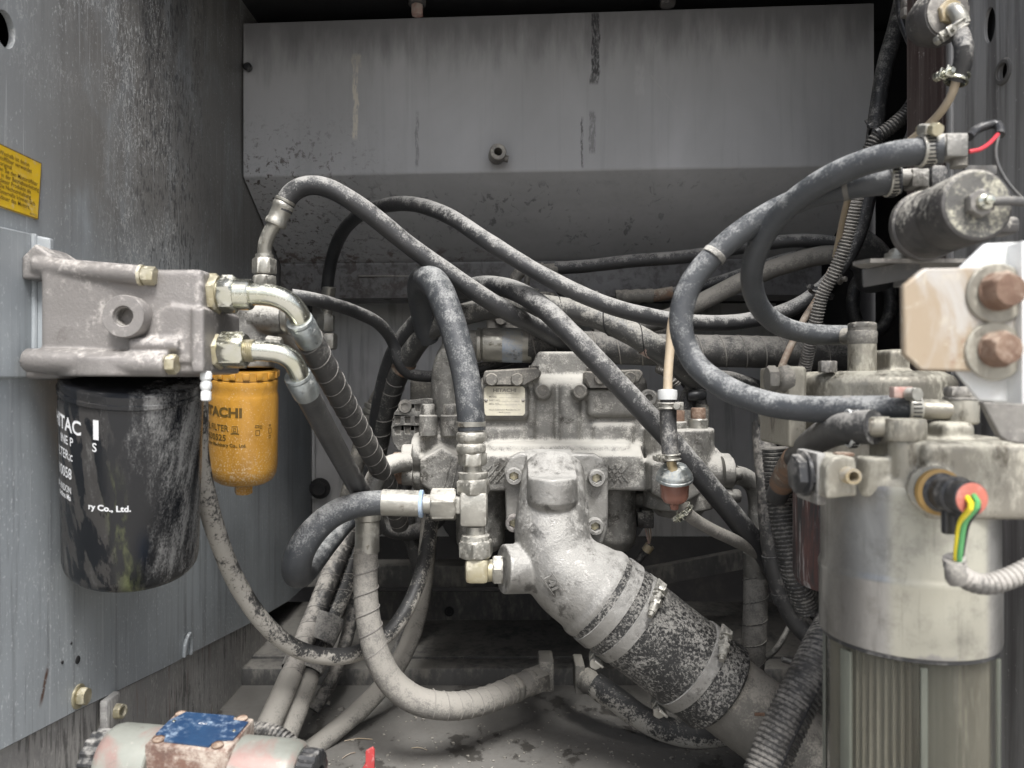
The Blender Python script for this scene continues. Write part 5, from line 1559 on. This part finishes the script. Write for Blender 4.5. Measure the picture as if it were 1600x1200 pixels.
single('conduit_slit', MB().tube([V(*(P(a, b, c) + V(.0, -.0181, .0))) for a, b, c in [(1303, 990, .74), (1286, 1022, .715), (1264, 1066, .70), (1240, 1114, .69), (1214, 1169, .68), (1192, 1229, .67)]], .0018, n=8), M['void'], 'dark slit along the fat corrugated conduit in the lower right', 'slit', loc=(1240, 1114, .69))
single('dark_hose', MB().tube([(1255, 870, .98), (1262, 930, .97), (1290, 985, .95), (1330, 1010, .94)], .011, n=18), M['rubber_clean'], 'dark hose squeezed between the tall corrugated conduit and the canister', 'hose', loc=(1262, 930, .97))
# cable run from the top right corner
t = Thing('cable_run', 'black cable with ribbed conduit winding down from the top right corner', 'cable', P(1437, 140, .90))
t.part('cable', MB().tube([(1403, -20, .93), (1408, 30, .92), (1420, 62, .91), (1434, 90, .90), (1437, 120, .90), (1432, 150, .90)], .0042, n=12), M['black_plastic'])
t.part('conduit', corr([(1436, 130, .90), (1432, 152, .90), (1415, 178, .905), (1390, 200, .91), (1370, 215, .915), (1358, 236, .92)], .0082, .0038, amp=.16), M['conduit'])
t.part('conduit', corr([(1360, 230, .92), (1352, 258, .925), (1340, 300, .93), (1330, 345, .94), (1316, 395, .95), (1300, 432, .96), (1285, 460, .97), (1275, 500, .98), (1264, 545, 1.0), (1256, 582, 1.02)], .0078, .0040, amp=.22), M['conduit_pale'])
t.part('cable', MB().tube([(1432, 155, .90), (1428, 185, .90), (1424, 205, .905), (1415, 225, .91)], .005, n=12), M['black_plastic'])
zip_tie('black cable tie on the ribbed conduit beside the right edge of the cover', (1368, 212, .916), V(-.8, 0, -.4), .0098, (-.5, 0, .6))
zip_tie('black cable tie joining the ribbed conduit and hose above the upright banjo fitting', (1283, 458, .985), V(-.4, 0, -.9), .0150, (-.8, -.3, .5))
t = Thing('cable_clip', 'dark metal spring clip on the cable at the top right corner', 'clip', P(1418, 15, .88))
t.part('clip', MB().box(P(1418, 4, .88), (.012, .010, .012), bev=.001).box(P(1418, 20, .88), (.013, .010, .010), bev=.001).box(P(1420, 12, .882), (.007, .006, .026), bev=.001), M['steel_dark'])
single('screw_stud', MB().cyl(P(1308, 437, .99), P(1322, 436, .98), .0035, n=12).hexn(P(1310, 437, .988), P(1315, 436.6, .985), .007), M['steel_dark'], 'small stud and nut on the ribbed conduit right of the cable tie', 'stud')
single('fuel_tube', MB().tube([(1300, 420, 1.0), (1278, 465, 1.0), (1256, 500, .995), (1236, 540, .99), (1220, 578, .99), (1210, 620, 1.0)], .0046, n=14), M['brown_tube'], 'thin brown tube slanting behind the big looped hose', 'tube', loc=(1256, 500, .995))

# ---- breather fitting in the top right corner with its small hose
t = Thing('breather_fitting', 'round black fitting with brass hex and clamped hose in the top right corner', 'fitting', P(1475, 25, .66))
c = P(1478, 22, .66); ax = V(.12, -1, -.12).normalized()
t.part('body', MB().lathe(c - ax * .05, ax, [(.022, .019), (.035, .0235), (.047, .0235), (.052, .021)], 40), M['black_grimy'])
t.part('plate', MB().lathe(c + ax * .000, ax, [(0, .0185), (.001, .0192), (.003, .0192), (.0035, .018)], 40), M['steel_dark'])
t.part('hex', MB().hexn(c + ax * .003, c + ax * .008, .0110, roll=.3), M['brass'])
t.part('elbow', MB().tube([c + ax * .005, c + ax * .010 + V(.0005, 0, -.001), c + ax * .013 + V(.002, 0, -.006), c + ax * .013 + V(.005, 0, -.014)], .0066, n=22, step=.002), M['steel'])
t.part('rubber_tube', MB().tube([(1492, 42, .646), (1500, 55, .642), (1506, 76, .63), (1504, 100, .635), (1494, 126, .642)], .0074, n=20), M['rubber_clean'])
wire_clamp(t, P(1493, 45, .645), V(.5, 0, -.8), .0080, (-1, -.3, -.2), 'steel')
wire_clamp(t, P(1495, 122, .641), V(-.3, 0, -.9), .0080, (-1, -.2, .0), 'zinc')
t.part('beige_tube', MB().tube([(1496, 118, .641), (1487, 148, .648), (1466, 180, .665), (1432, 212, .69), (1395, 240, .72), (1360, 262, .76), (1335, 285, .82), (1320, 330, .90), (1305, 400, .98)], .0036, n=16), M['beige_tube'])

# ================================================================ FUEL PUMP CYLINDER, ITS TWO T-FITTINGS AND THE TWO BIG LOOPED HOSES
t = Thing('fuel_pump', 'grimy black cylinder with round speckled end and centre nut on a small shelf', 'fuel pump', P(1480, 400, .56))
pc = P(1528, 320, .50)
t.part('body', MB().lathe(pc, V(0, 1, -.012), [(0, .0215), (.001, .0232), (.003, .0240), (.030, .0240), (.032, .0228), (.036, .0228), (.038, .0240), (.060, .0242), (.061, .0258), (.066, .0258), (.067, .022)], 56), M['black_grimy'])
t.part('end_disc', MB().lathe(pc + V(0, .0005, 0), V(0, -1, 0), [(0, .0218), (.0008, .0212)], 48), M['flecked_disc'])
b = t.part('centre_nut', MB().hexn(pc + V(-.001, 0, 0), pc + V(-.001, -.007, 0), .0092), M['steel_dark'])
t.part('stud', MB().lathe(pc + V(-.0005, -.007, 0), V(0, -1, 0), [(0, .0052), (.003, .005), (.0045, .003), (.0075, .0028), (.008, .001)], 20), M['zinc'], b)
t.part('wire_lug', MB().tube([pc + V(.004, -.0085, 0), pc + V(.014, -.009, .0005), pc + V(.026, -.006, .0005), pc + V(.045, -.002, 0)], .0030, n=14), M['dark_metal'])
t.part('ribs', MB().box(P(1560, 355, .56), (.02, .02, .012), bev=.003), M['black_grimy'])
sp_ = t.part('shelf', MB().prism([[(-.040, 0), (-.02, .030), (.085, .030), (.085, -.03), (-.040, -.03)]], P(1412, 412, .60), (1, 0, 0), (0, 1, .08), .003), M['steel_dark'])
t.part('shelf_lip', MB().box(P(1392, 427, .585), (.044, .003, .014), rot=(.3, -.18, 0), bev=.001), M['dark_metal'], sp_)
t.part('shelf_bolt', MB().lathe(P(1408, 408, .60), V(0, 0, 1), [(0, .016), (.002, .016), (.003, .012), (.006, .012)], 28).hexn(P(1408, 402, .60), P(1408, 389, .60), .0088), M['steel'], sp_)
t.part('bolt_tail', MB().cyl(P(1409, 436, .60), P(1409, 448, .60), .006), M['dark_metal'], sp_)

def tee_part(t, x0, x1, yc, d, xb, r, neck_y):
    t.part('stem', MB().cyl(P(x0, yc, d), P(xb, yc, d), S(r * .8, d), S(r * .9, d)), M['cast'])
    t.part('block', MB().pbox(xb - 2, x1, yc - r, yc + r * .95, d - S(r, d), d + S(r, d), bev=.0015), M['cast'])
    nk = P((xb + x1) / 2, yc + r * .9, d)
    zz = P(0, neck_y, d).z
    pr = []; L_ = nk.z - zz
    for i in range(6): pr += [(L_ * i / 6, S(r * .62, d)), (L_ * (i + .5) / 6, S(r * .70, d))]
    t.part('threaded_neck', MB().lathe(nk, V(0, 0, -1), pr + [(L_, S(r * .62, d))], 24), M['cast_dark'])
t = hose('nearer thick looped hose from the upper T fitting round to the upright banjo', [(1474, 233, .555), (1445, 236, .56), (1402, 241, .57), (1345, 256, .59), (1288, 282, .615), (1232, 322, .645), (1190, 375, .68), (1174, 430, .71), (1186, 478, .735), (1218, 508, .755), (1262, 521, .765), (1332, 524, .765)], .0100, 'rubber_blue', name='fuel_hose')
band_clamp(t, P(1446, 236, .56), V(1, 0, .05), .0102, .0105, 'steel', up=(.0, -.35, 1), screw_mat='zinc_yellow')
tee_part(t, 1456, 1514, 226, .555, 1482, 19, 262)
t = hose('lower thick looped hose sweeping from the lower T fitting down to the front banjo', [(1408, 281, .60), (1378, 284, .605), (1330, 291, .62), (1262, 308, .65), (1192, 340, .67), (1122, 392, .68), (1076, 450, .685), (1064, 510, .685), (1084, 565, .68), (1134, 606, .66), (1196, 630, .635), (1262, 639, .61), (1330, 640, .585), (1388, 640, .57), (1432, 639, .56)], .0105, 'rubber_blue', name='fuel_hose')
band_clamp(t, P(1392, 283, .603), V(1, 0, .05), .0104, .0085, 'steel', up=(0, -.35, 1))
tee_part(t, 1400, 1453, 277, .60, 1428, 15, 318)
band_clamp(t, P(1421, 639, .562), V(1, 0, .0), .0106, .010, 'steel', up=(0, -.3, 1), screw_mat='zinc', house=False)
t.part('clamp_housing', MB().box(P(1408, 613, .552), (.014, .008, .008), bev=.001), M['pink_clip'])
t.part('clamp_screw', MB().cyl(P(1420, 616, .548), P(1434, 616, .540), .0047, n=18), M['steel'])
t.part('rubber_band', MB().cyl(P(1320, 640, .589), P(1332, 640, .585), .0109, n=24), M['rubber_clean'])
ring = [(1322, 291.5, .622), (1330, 291, .62)]
t.part('tape_ring', MB().cyl(P(1318, 293, .623), P(1326, 291.5, .621), .0109, n=24), M['cast_dark'])
t.part('tape_ring', MB().cyl(P(1118, 376, .68) , P(1124, 392, .68), .003, n=8) if False else MB().lathe(P(1119, 395, .68), V(-.62, 0, -.75), [(0, .0106), (.0005, .0110), (.005, .0110), (.0055, .0106)], 28, cap0=False, cap1=False), M['cast'])
# front banjo of that hose
t.part('pipe_end', MB().cyl(P(1428, 639, .56), P(1486, 641, .555), S(16, .555), n=26), M['cast_olive'])
bj = t.part('banjo', MB().lathe(P(1502, 662, .555), V(0, 0, 1), [(0, S(23, .55)), (S(3, .55), S(25, .55)), (S(36, .55), S(25, .55)), (S(38, .55), S(24, .55))], 32), M['cast_olive'])
t.part('banjo_bolt', MB().lathe(P(1502, 624, .555), V(0, 0, 1), [(0, S(26, .55)), (S(4, .55), S(26, .55))], 32).hexn(P(1502, 620, .555), P(1502, 604, .555), S(25, .55)), M['steel_dark'], bj)
# ================================================================ REAR FUEL FILTER (behind) AND FRONT FUEL FILTER
t = Thing('fuel_filter', 'rear fuel filter with oily cast cap and scuffed dark red canister', 'filter', P(1360, 935, .77))
cx, cy = P(1362, 0, .77).x, .77
zq = lambda py, d: P(0, py, d).z
R_ = S(118, .77)
mb = MB()
mb.lathe(V(cx, cy, zq(765, .70)), V(0, 0, 1), [(0, R_), (zq(598, .70) - zq(765, .70), R_), (zq(588, .70) - zq(765, .70), R_ - .003), (zq(579, .70) - zq(765, .70), R_ - .013), (zq(578, .70) - zq(765, .70), R_ * .4)], 64)
mb.pbox(1232, 1262, 572, 700, .715, .80, bev=.003)
mb.pbox(1390, 1425, 545, 600, .74, .80, bev=.004)
t.part('cap', mb, M['cast_olive'], cast=(.0018, 4), sharp=None)
t.part('column', MB().cyl(P(1347, 582, .735), P(1347, 538, .735), S(21, .735), n=30), M['cast_olive'])
bj = t.part('banjo', MB().lathe(P(1347, 540, .735), V(0, 0, 1), [(0, S(20, .735)), (.003, S(22, .735)), (.013, S(22, .735)), (.016, S(19, .735))], 30).cyl(P(1318, 525, .76), P(1345, 527, .745), S(13, .74)), M['cast_dark'])
t.part('banjo_bolt', MB().lathe(P(1347, 516, .735), V(0, 0, 1), [(0, S(21, .735)), (.002, S(21, .735))], 28).hexn(P(1347, 514, .735), P(1347, 504, .735), S(21, .735)), M['cast_dark'], bj)
t.part('side_plug', MB().lathe(P(1236, 592, .725), V(-1, 0, .0), [(0, S(20, .72)), (.004, S(22, .72)), (.010, S(20, .72)), (.013, S(15, .72))], 30).hexn(P(1213, 592, .722), P(1198, 592, .722), S(21, .72), hint=(0, 0, 1)), M['cast_dark'])
t.part('hex_plug', MB().hexn(P(1293, 582, .73), P(1293, 564, .73), S(14, .73)), M['steel_dark'])
t.part('canister', MB().lathe(V(cx, cy, zq(790, .72)), V(0, 0, -1), [(-.02, R_ * .95), (.0, R_ * .985), (.078, R_ * .985), (.086, R_ * .95), (.090, R_ * .8), (.0905, R_ * .5)], 60), M['dirty_canister'])

t = Thing('fuel_filter', 'front fuel water separator with stained metal shell and smoky clear bowl', 'filter', P(1417, 1000, .57))
cx, cy = P(1417, 0, .575).x, .575
R_ = .0612
df = cy - R_ + .002
zf = lambda py: P(0, py, df).z
t.part('shell', MB().lathe(V(cx, cy, zf(752)), V(0, 0, -1), [(0, R_ * .80), (.002, R_ * .90), (.006, R_ * .965), (.012, R_ * .985), (zf(752) - zf(905), R_ * .985), (zf(752) - zf(912), R_ * 1.0), (zf(752) - zf(916), R_ * 1.012), (zf(752) - zf(922), R_ * 1.012), (zf(752) - zf(928), R_ * 1.0), (zf(752) - zf(1024), R_ * 1.0), (zf(752) - zf(1032), R_ * .99), (zf(752) - zf(1033), R_ * .90)], 80), M['fuel_shell'], sharp=50)
t.part('seal', MB().lathe(V(cx, cy, zf(1030)), V(0, 0, -1), [(0, R_ * .93), (.001, R_ * .975), (.004, R_ * .975), (.005, R_ * .93)], 64), M['black_plastic'])
zb_ = zf(1036)
bw = t.part('bowl', MB().lathe(V(cx, cy, zb_), V(0, 0, -1), [(0, R_ * .955), (.16, R_ * .945), (.168, R_ * .90), (.168, R_ * .86), (.158, R_ * .885), (.0, R_ * .895)], 80, cap0=False, cap1=False), M['bowl'])
mb = MB()
for an, wd in ((-2.77, .0095), (-1.87, .0045), (-.72, .005), (.4, .005), (1.5, .005), (2.5, .005)):
    n_ = V(math.cos(an), math.sin(an), 0)
    mb.box(V(cx, cy, zb_ - .082) + n_ * R_ * .958, (.0028, wd, .155), axes=(n_, V(-n_.y, n_.x, 0), V(0, 0, 1)), bev=.0008)
t.part('bowl_rib', mb, M['bowl_rib'], bw)
pts_ = 64; vs = []; fs = []
for j, z_ in enumerate((zb_ - .002, zb_ - .17)):
    for i in range(pts_ * 2):
        a = PI * i / pts_
        r_ = R_ * (.87 if i % 2 else .73)
        vs.append(V(cx + r_ * math.cos(a), cy + r_ * math.sin(a), z_))
for i in range(pts_ * 2):
    k_ = (i + 1) % (pts_ * 2)
    fs.append((i, k_, pts_ * 2 + k_, pts_ * 2 + i))
t.part('pleated_element', MB().add(vs, fs), M['pleat'], sharp=10)
# head casting: dome, columns, ear, big side block
mb = MB()
mb.lathe(V(cx, cy, zf(700) ), V(0, 0, -1), [(zf(700) - zf(752) , R_ * .70), (zf(700) - zf(760), R_ * .90), (zf(700) - zf(772), R_ * .95)], 60)
mb.lathe(V(cx, cy, zf(770)), V(0, 0, 1), [(0, R_ * .97), (.006, R_ * .93), (.011, R_ * .80), (.013, R_ * .5)], 60)
dc = .535
mb.cyl(P(1418, 770, dc), P(1418, 686, dc), S(28, dc), n=32)
mb.cyl(P(1366, 775, dc + .01), P(1366, 713, dc + .01), S(27, dc), n=32)
mb.ppoly([(1292, 730), (1300, 716), (1318, 711), (1338, 716), (1340, 775), (1290, 780)], dc - .012, .03)
mb.pbox(1448, 1640, 690, 815, .512, .60, bev=.006)
mb.cyl(P(1440, 712, .53), P(1500, 712, .54), S(20, .53)); mb.cyl(P(1458, 766, .498), P(1462, 766, .54), S(38, .50), n=36)
mb.pbox(1476, 1527, 660, 700, .535, .58, bev=.004)
hdc = t.part('head', mb, M['cast_olive'], cast=(.0015, 5), sharp=None)
t.part('drain_pipe', MB().lathe(P(1324, 742, dc - .012), V(0, -1, 0), [(0, .0058), (.010, .0054), (.010, .0034), (-.004, .0030), (-.004, .0002)], 24), M['brass'], hdc)
t.part('copper_plug', MB().cyl(P(1318, 716, dc - .002), P(1318, 711, dc - .002), .0040).hexn(P(1318, 713, dc - .002), P(1318, 707, dc - .002), .0070), M['rust'], hdc)
t.part('banjo', MB().lathe(P(1414, 688, dc), V(0, 0, 1), [(0, S(29, dc)), (.003, S(31, dc)), (.012, S(31, dc)), (.015, S(29, dc))], 36), M['cast_olive'])
t.part('hex_plug', MB().lathe(P(1486, 714, .528), V(-1, 0, .03), [(0, S(22, .53)), (.003, S(23, .53)), (.004, S(21, .53))], 30).hexn(P(1478, 714, .526), P(1450, 715, .522), S(21, .525), roll=.3, hint=(0, 0, 1)), M['steel'])
t.part('side_pad', MB().pbox(1276, 1292, 708, 790, .535, .575, bev=.002), M['cast_light'])
cap = MB()
cap.lathe(P(1278, 740, .55), V(-1, 0, 0), [(0, S(30, .55)), (.005, S(32, .55), 'h'), (.008, S(32, .55), 'h'), (.009, S(35, .55)), (.011, S(35, .55)), (.012, S(31, .55), 'h'), (.0175, S(30, .55), 'h'), (.018, S(22, .55)), (.0185, S(20, .55))], 48, (0, 0, 1), roll=0.2)
t.part('black_cap', cap, M['black_plastic'])
# water sensor with its wires
s0 = P(1463, 768, .494); ax = V(.02, -1, .02).normalized()
se = t.part('sensor', MB().lathe(s0, ax, [(-.004, .0125), (.006, .0125), (.008, .0105), (.016, .0108), (.017, .0118), (.024, .0118), (.026, .0105), (.036, .0105), (.037, .0098)], 36), M['black_plastic'])
t.part('amber_ring', MB().lathe(s0, ax, [(.0, .0135), (.001, .0148), (.005, .0148), (.006, .0128)], 36), M['orange_ring'], se)
t.part('red_seal', MB().lathe(s0 + ax * .036, ax, [(0, .0100), (.0012, .0096), (.002, .006), (.001, .0005)], 36), M['red_plastic'], se)
t.part('latch', MB().box(s0 + ax * .020 + V(-.002, 0, -.014), (.020, .012, .006), axes=frame(ax), bev=.002), M['black_plastic'], se)
e0 = s0 + ax * .037
t.part('yellow_wire', MB().tube([e0 + V(-.003, 0, .001), e0 + V(-.004, -.006, -.003), P(1501, 815, .462), P(1496, 845, .466), P(1494, 872, .47), P(1496, 888, .475)], .0017, n=12, step=.003), M['yellow_wire'])
t.part('green_wire', MB().tube([e0 + V(.001, 0, .002), e0 + V(.0, -.006, -.002), P(1508, 815, .460), P(1502, 845, .464), P(1499, 872, .468), P(1499, 888, .475)], .0017, n=12, step=.003), M['green_wire'])
t.part('dark_wire', MB().tube([e0 + V(.003, 0, -.001), e0 + V(.002, -.004, -.004), P(1513, 818, .466), P(1506, 850, .47), P(1502, 875, .474), P(1500, 890, .478)], .0013, n=10, step=.003), M['black_plastic'])
single('corrugated_conduit', corr([(1491, 872, .473), (1494, 890, .475), (1512, 906, .475), (1540, 913, .475), (1575, 904, .475), (1625, 880, .475)], .0062, .0036, amp=.12), M['conduit_pale'], 'pale dusty corrugated conduit carrying the yellow and green wires to the right', 'conduit', loc=(1512, 906, .475))
single('mud_lump', MB().lathe(P(1490, 878, .470), V(.15, 0, -1), [(0, .004), (.003, .0058), (.010, .0062), (.014, .0045)], 16), M['rubber_dusty'], 'grey tape lump where the yellow and green wires enter their conduit', 'tape')

# ================================================================ RUSTY BOLTED BRACKET AT THE RIGHT EDGE
t = Thing('corner_bracket', 'white painted corner bracket with a rust washed plate and two rusty bolts', 'bracket', P(1520, 500, .43))
dB = .43
t.part('rust_plate', MB().ppoly([(1444, 419), (1640, 416), (1640, 582), (1442, 579), (1413, 553), (1412, 446)], dB, .005), M['rust_plate'], bevel=.0012)
t.part('white_plate', MB().ppoly([(1490, 430), (1503, 416), (1541, 380), (1640, 376), (1640, 632), (1532, 626), (1498, 582), (1490, 570)], dB + .0065, .004), M['white_paint'], bevel=.001)
t.part('edge_strip', MB().pbox(1597, 1650, 376, 632, dB - .006, dB + .02, bev=.001), M['white_paint'])
for bx, by, rw, rb, dx in ((1557, 456, 47, 27, 0), (1554, 546, 46, 25, 0)):
    w_ = t.part('washer', MB().lathe(P(bx - 2, by + 3, dB), V(0, -1, 0), [(0, S(rw, dB)), (.0016, S(rw, dB)), (.0022, S(rw - 2, dB))], 44), M['cast_olive'])
    q = P(bx, by, dB - .002)
    t.part('bolt_head', MB().lathe(q, V(.08, -1, 0), [(0, S(rb + 3, dB)), (.001, S(rb + 3, dB)), (.0015, S(rb + 3.5, dB), 'h'), (.009, S(rb + 3, dB), 'h'), (.0115, S(rb - 3, dB)), (.012, S(rb - 9, dB))], 48, (0, 0, 1)), M['rust'], w_)
t = Thing('brace_plate', 'dark slanting brace plate below the white corner bracket', 'brace', P(1580, 660, .47))
t.part('plate', MB().ppoly([(1535, 628), (1620, 632), (1640, 700), (1575, 690), (1563, 682)], .485, .006), M['steel_dark'], bevel=.001)
# relay tab and wires by the fuel pump
t = Thing('pump_wires', 'red and grey wires in a black sleeve bent over the upper T fitting', 'wire', P(1540, 210, .56))
t.part('sleeve', MB().tube([(1514, 214, .565), (1525, 203, .57), (1542, 196, .57), (1557, 194, .57), (1563, 203, .565), (1562, 211, .562)], .0034, n=16, step=.003), M['black_plastic'])
t.part('red_wire', MB().tube([(1514, 237, .55), (1530, 234, .55), (1546, 224, .555), (1559, 210, .562)], .0015, n=12), M['red_wire'])
t.part('grey_wire', MB().tube([(1561, 210, .562), (1556, 230, .56), (1557, 250, .558), (1568, 275, .555), (1585, 298, .55), (1605, 318, .55)], .0012, n=10), M['dark_metal'])
t.part('metal_tab', MB().pbox(1508, 1558, 258, 272, .58, .583, bev=.0005), M['dark_metal'])
single('relay_block', MB().pbox(1456, 1484, 256, 300, .60, .63, bev=.004), M['rubber_clean'], 'small black rubber block between the two T fittings', 'block')

# ================================================================ SOLENOID VALVE AT THE BOTTOM LEFT
t = Thing('solenoid_valve', 'rusty brown valve block with blue top plate between two pale solenoid coils', 'solenoid valve', P(300, 1200, .62))
dv = .640
ux = V(.985, -.10, -.035).normalized(); uz = V(.03, -.12, 1).normalized(); uz = (uz - ux * uz.dot(ux)).normalized(); uy = uz.cross(ux)
bc = P(308, 1205, dv)
t.part('block', MB().box(bc + uy * .008, (.071, .050, .062), axes=(ux, uy, uz), bev=.002), M['rust_block'])
topz = bc + uy * .008 + uz * .0315
t.part('blue_plate', MB().prism([[(-.033, -.012), (-.024, -.012), (-.021, -.020), (.018, -.022), (.021, -.013), (.033, -.010), (.034, .016), (.020, .017), (.018, .023), (-.026, .023), (-.033, .008)]], topz + uz * .0006, ux, uy, .0014), M['blue_plate'])
mb = MB(); text_mb(mb, 'KN1', .004, lambda x, y: topz + uz * .0016 + ux * (x - .002) + uy * (y + .006), align='CENTER')
t.part('plate_text', mb, M['ink_white'], sharp=None)
for a_, b_ in ((-.029, .020), (.026, .021), (-.027, -.018), (.024, -.019)):
    q = topz + ux * a_ + uy * b_
    t.part('block_bolt', MB().lathe(q + uz * .0005, uz, [(0, .0050), (.0008, .0048), (-.003, .0042), (-.003, .0028, 'h'), (-.005, .0004)], 24), M['rust'])
for a_, b_ in ((-.0285, .008), (.0285, .001)):
    t.part('plate_rivet', MB().lathe(topz + ux * a_ + uy * b_ + uz * .0013, uz, [(0, .0016), (.0007, .0012)], 12), M['zinc'])
cc = bc + uz * .0005 + uy * .004
lc = t.part('left_coil'if False else 'coil', MB().lathe(cc - ux * .034, -ux, [(0, .0285), (.001, .0300), (.038, .0300), (.043, .0285), (.046, .0255), (.047, .018)], 52), M['solenoid'])
rc = t.part('coil', MB().lathe(cc + ux * .034 - uz * .002, ux, [(0, .0285), (.001, .0300), (.046, .0300), (.051, .0285), (.054, .0255), (.055, .018)], 52), M['solenoid'])
def knob(c, ax):
    mb = MB()
    x_, y_, z_ = frame(ax)
    n_ = 64; vs = []; fs = []
    lay = [(0, .0235, 0), (.001, .0245, 1), (.014, .0240, 1), (.0155, .0215, 1), (.0158, .012, 0), (.012, .011, 0), (.0115, .0006, 0)]
    for tt, r_, kn in lay:
        for i in range(n_):
            a = 2 * PI * i / n_
            rr = r_ * (1 - (.085 if kn and (i % 4 in (0, 1)) else 0))
            vs.append(c + z_ * tt + (x_ * math.cos(a) + y_ * math.sin(a)) * rr)
    for j in range(len(lay) - 1):
        for i in range(n_):
            fs.append((j * n_ + i, j * n_ + (i + 1) % n_, (j + 1) * n_ + (i + 1) % n_, (j + 1) * n_ + i))
    return mb.add(vs, fs)
t.part('knurled_nut', knob(cc - ux * .080, -ux), M['black_plastic'])
t.part('knurled_nut', knob(cc + ux * .088 - uz * .002, ux), M['black_plastic'])
t.part('pin', MB().cyl(cc + ux * .098, cc + ux * .1045, .006), M['brass'])
single('corrugated_conduit', corr([(352, 1155, .70), (375, 1143, .69), (402, 1141, .68), (430, 1146, .67), (452, 1160, .665), (470, 1185, .66)], .0066, .0036, amp=.2), M['conduit'], 'black corrugated conduit arching behind the right coil of the solenoid valve', 'conduit', loc=(402, 1141, .68))
t = Thing('red_lever', 'red painted metal tab poking up at the bottom edge', 'lever', P(578, 1200, .80))
t.part('tab', MB().ppoly([(558, 1215), (571, 1192), (571, 1174), (582, 1168), (585, 1172), (585, 1215)], .80, .004), M['red_paint'], bevel=.0008)
# right floor hose
t = hose('dusty hose lying on the floor under the suction pipe', [(930, 1070, 1.12), (962, 1092, 1.10), (1000, 1120, 1.09), (1045, 1141, 1.085), (1095, 1150, 1.085), (1145, 1140, 1.10), (1190, 1120, 1.13)], .0175, 'rubber_half')
t.part('ferrule', ferrule((912, 1060, 1.14), (946, 1082, 1.11), .0175), M['cast_dark'])
t.part('floor_block', MB().pbox(899, 914, 1040, 1086, 1.13, 1.18, bev=.002), M['cast_dark'])
# dark machinery glimpsed in the shadow behind the pump
t = Thing('pump_drive_housing', 'dark round drive housing deep in the shadow behind the pump', 'housing', V(.05, 1.55, H - .05))
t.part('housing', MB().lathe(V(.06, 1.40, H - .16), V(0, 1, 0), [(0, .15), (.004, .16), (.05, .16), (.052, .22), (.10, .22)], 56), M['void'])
t = Thing('hose_ring', 'dark curved hose in the shadow beneath the loop hose', 'hose', P(625, 820, 1.36))
t.part('tube', MB().tube([(580, 790, 1.38), (600, 822, 1.37), (635, 832, 1.36), (672, 822, 1.36), (700, 790, 1.36)], .014, n=18), M['rubber_clean'])
t = Thing('dark_ring', 'black rubber ring deep in the gap left of the rusty bracket', 'ring', P(1362, 475, 1.5))
t.part('ring', MB().tube([P(1362 + 30 * math.cos(a), 472 + 48 * math.sin(a), 1.5) for a in [2 * PI * i / 20 for i in range(21)]], .012, n=12), M['rubber_clean'])
for i, (px, py, lab) in enumerate(((702, 955, 'upper dark bolt hole plug on the stained lower back plate'), (746, 1035, 'lower dark bolt hole plug on the stained lower back plate'), (803, 776, 'x')) [:2]):
    single('hole_plug', MB().lathe(P(px, py, 1.558), V(0, -1, 0), [(0, .010), (.003, .010), (.003, .006), (.0005, .0055), (.0005, .0004)], 20), M['void'], lab, 'plug')
single('panel_bolt', MB().hex_bolt(P(500, 763, 1.6), V(0, -1, 0), .016, .010, .022), M['void'], 'dark bolt on the grey back panel left of the loop hose', 'bolt')

# loose grit and flakes lying on the floor sheet
rg = random.Random(11); mb = MB()
for _ in range(420):
    px, py = rg.uniform(420, 1250), rg.uniform(1095, 1215)
    x_, y_ = fl(px, py)
    if y_ > 1.29: continue
    s_ = rg.choice((.0007, .001, .0013, .002)) * rg.uniform(.7, 1.3)
    mb.box(V(x_, y_, H - .5098 + s_ * .3), (s_ * rg.uniform(1, 2.6), s_ * rg.uniform(1, 2), s_ * .8), rot=(0, rg.uniform(-.2, .2), rg.uniform(0, 3)))
g_ = mk('grit', mb, M['cast_dark'], V(0, 0, H - .51)); g_['kind'] = 'stuff'; g_['label'] = 'loose grit and flakes scattered over the floor sheet'
for i, (px, py, ln, an, lab) in enumerate(((560, 1158, .020, .2, 'pale dry stalk lying on the floor left of the red tab'), (545, 1182, .016, 1.1, 'curled dark straw on the floor beside the red tab'), (655, 1172, .012, -.4, 'short pale straw on the floor right of the red tab'))):
    x_, y_ = fl(px, py); d_ = V(math.cos(an), math.sin(an) * .6, 0) * ln
    q_ = V(x_, y_, H - .5085)
    single('straw', MB().tube([q_ - d_, q_ + V(0, .003, .001), q_ + d_], .0007, n=6), M['beige_tube' if i != 1 else 'brown_tube'], lab, 'straw', loc=q_)
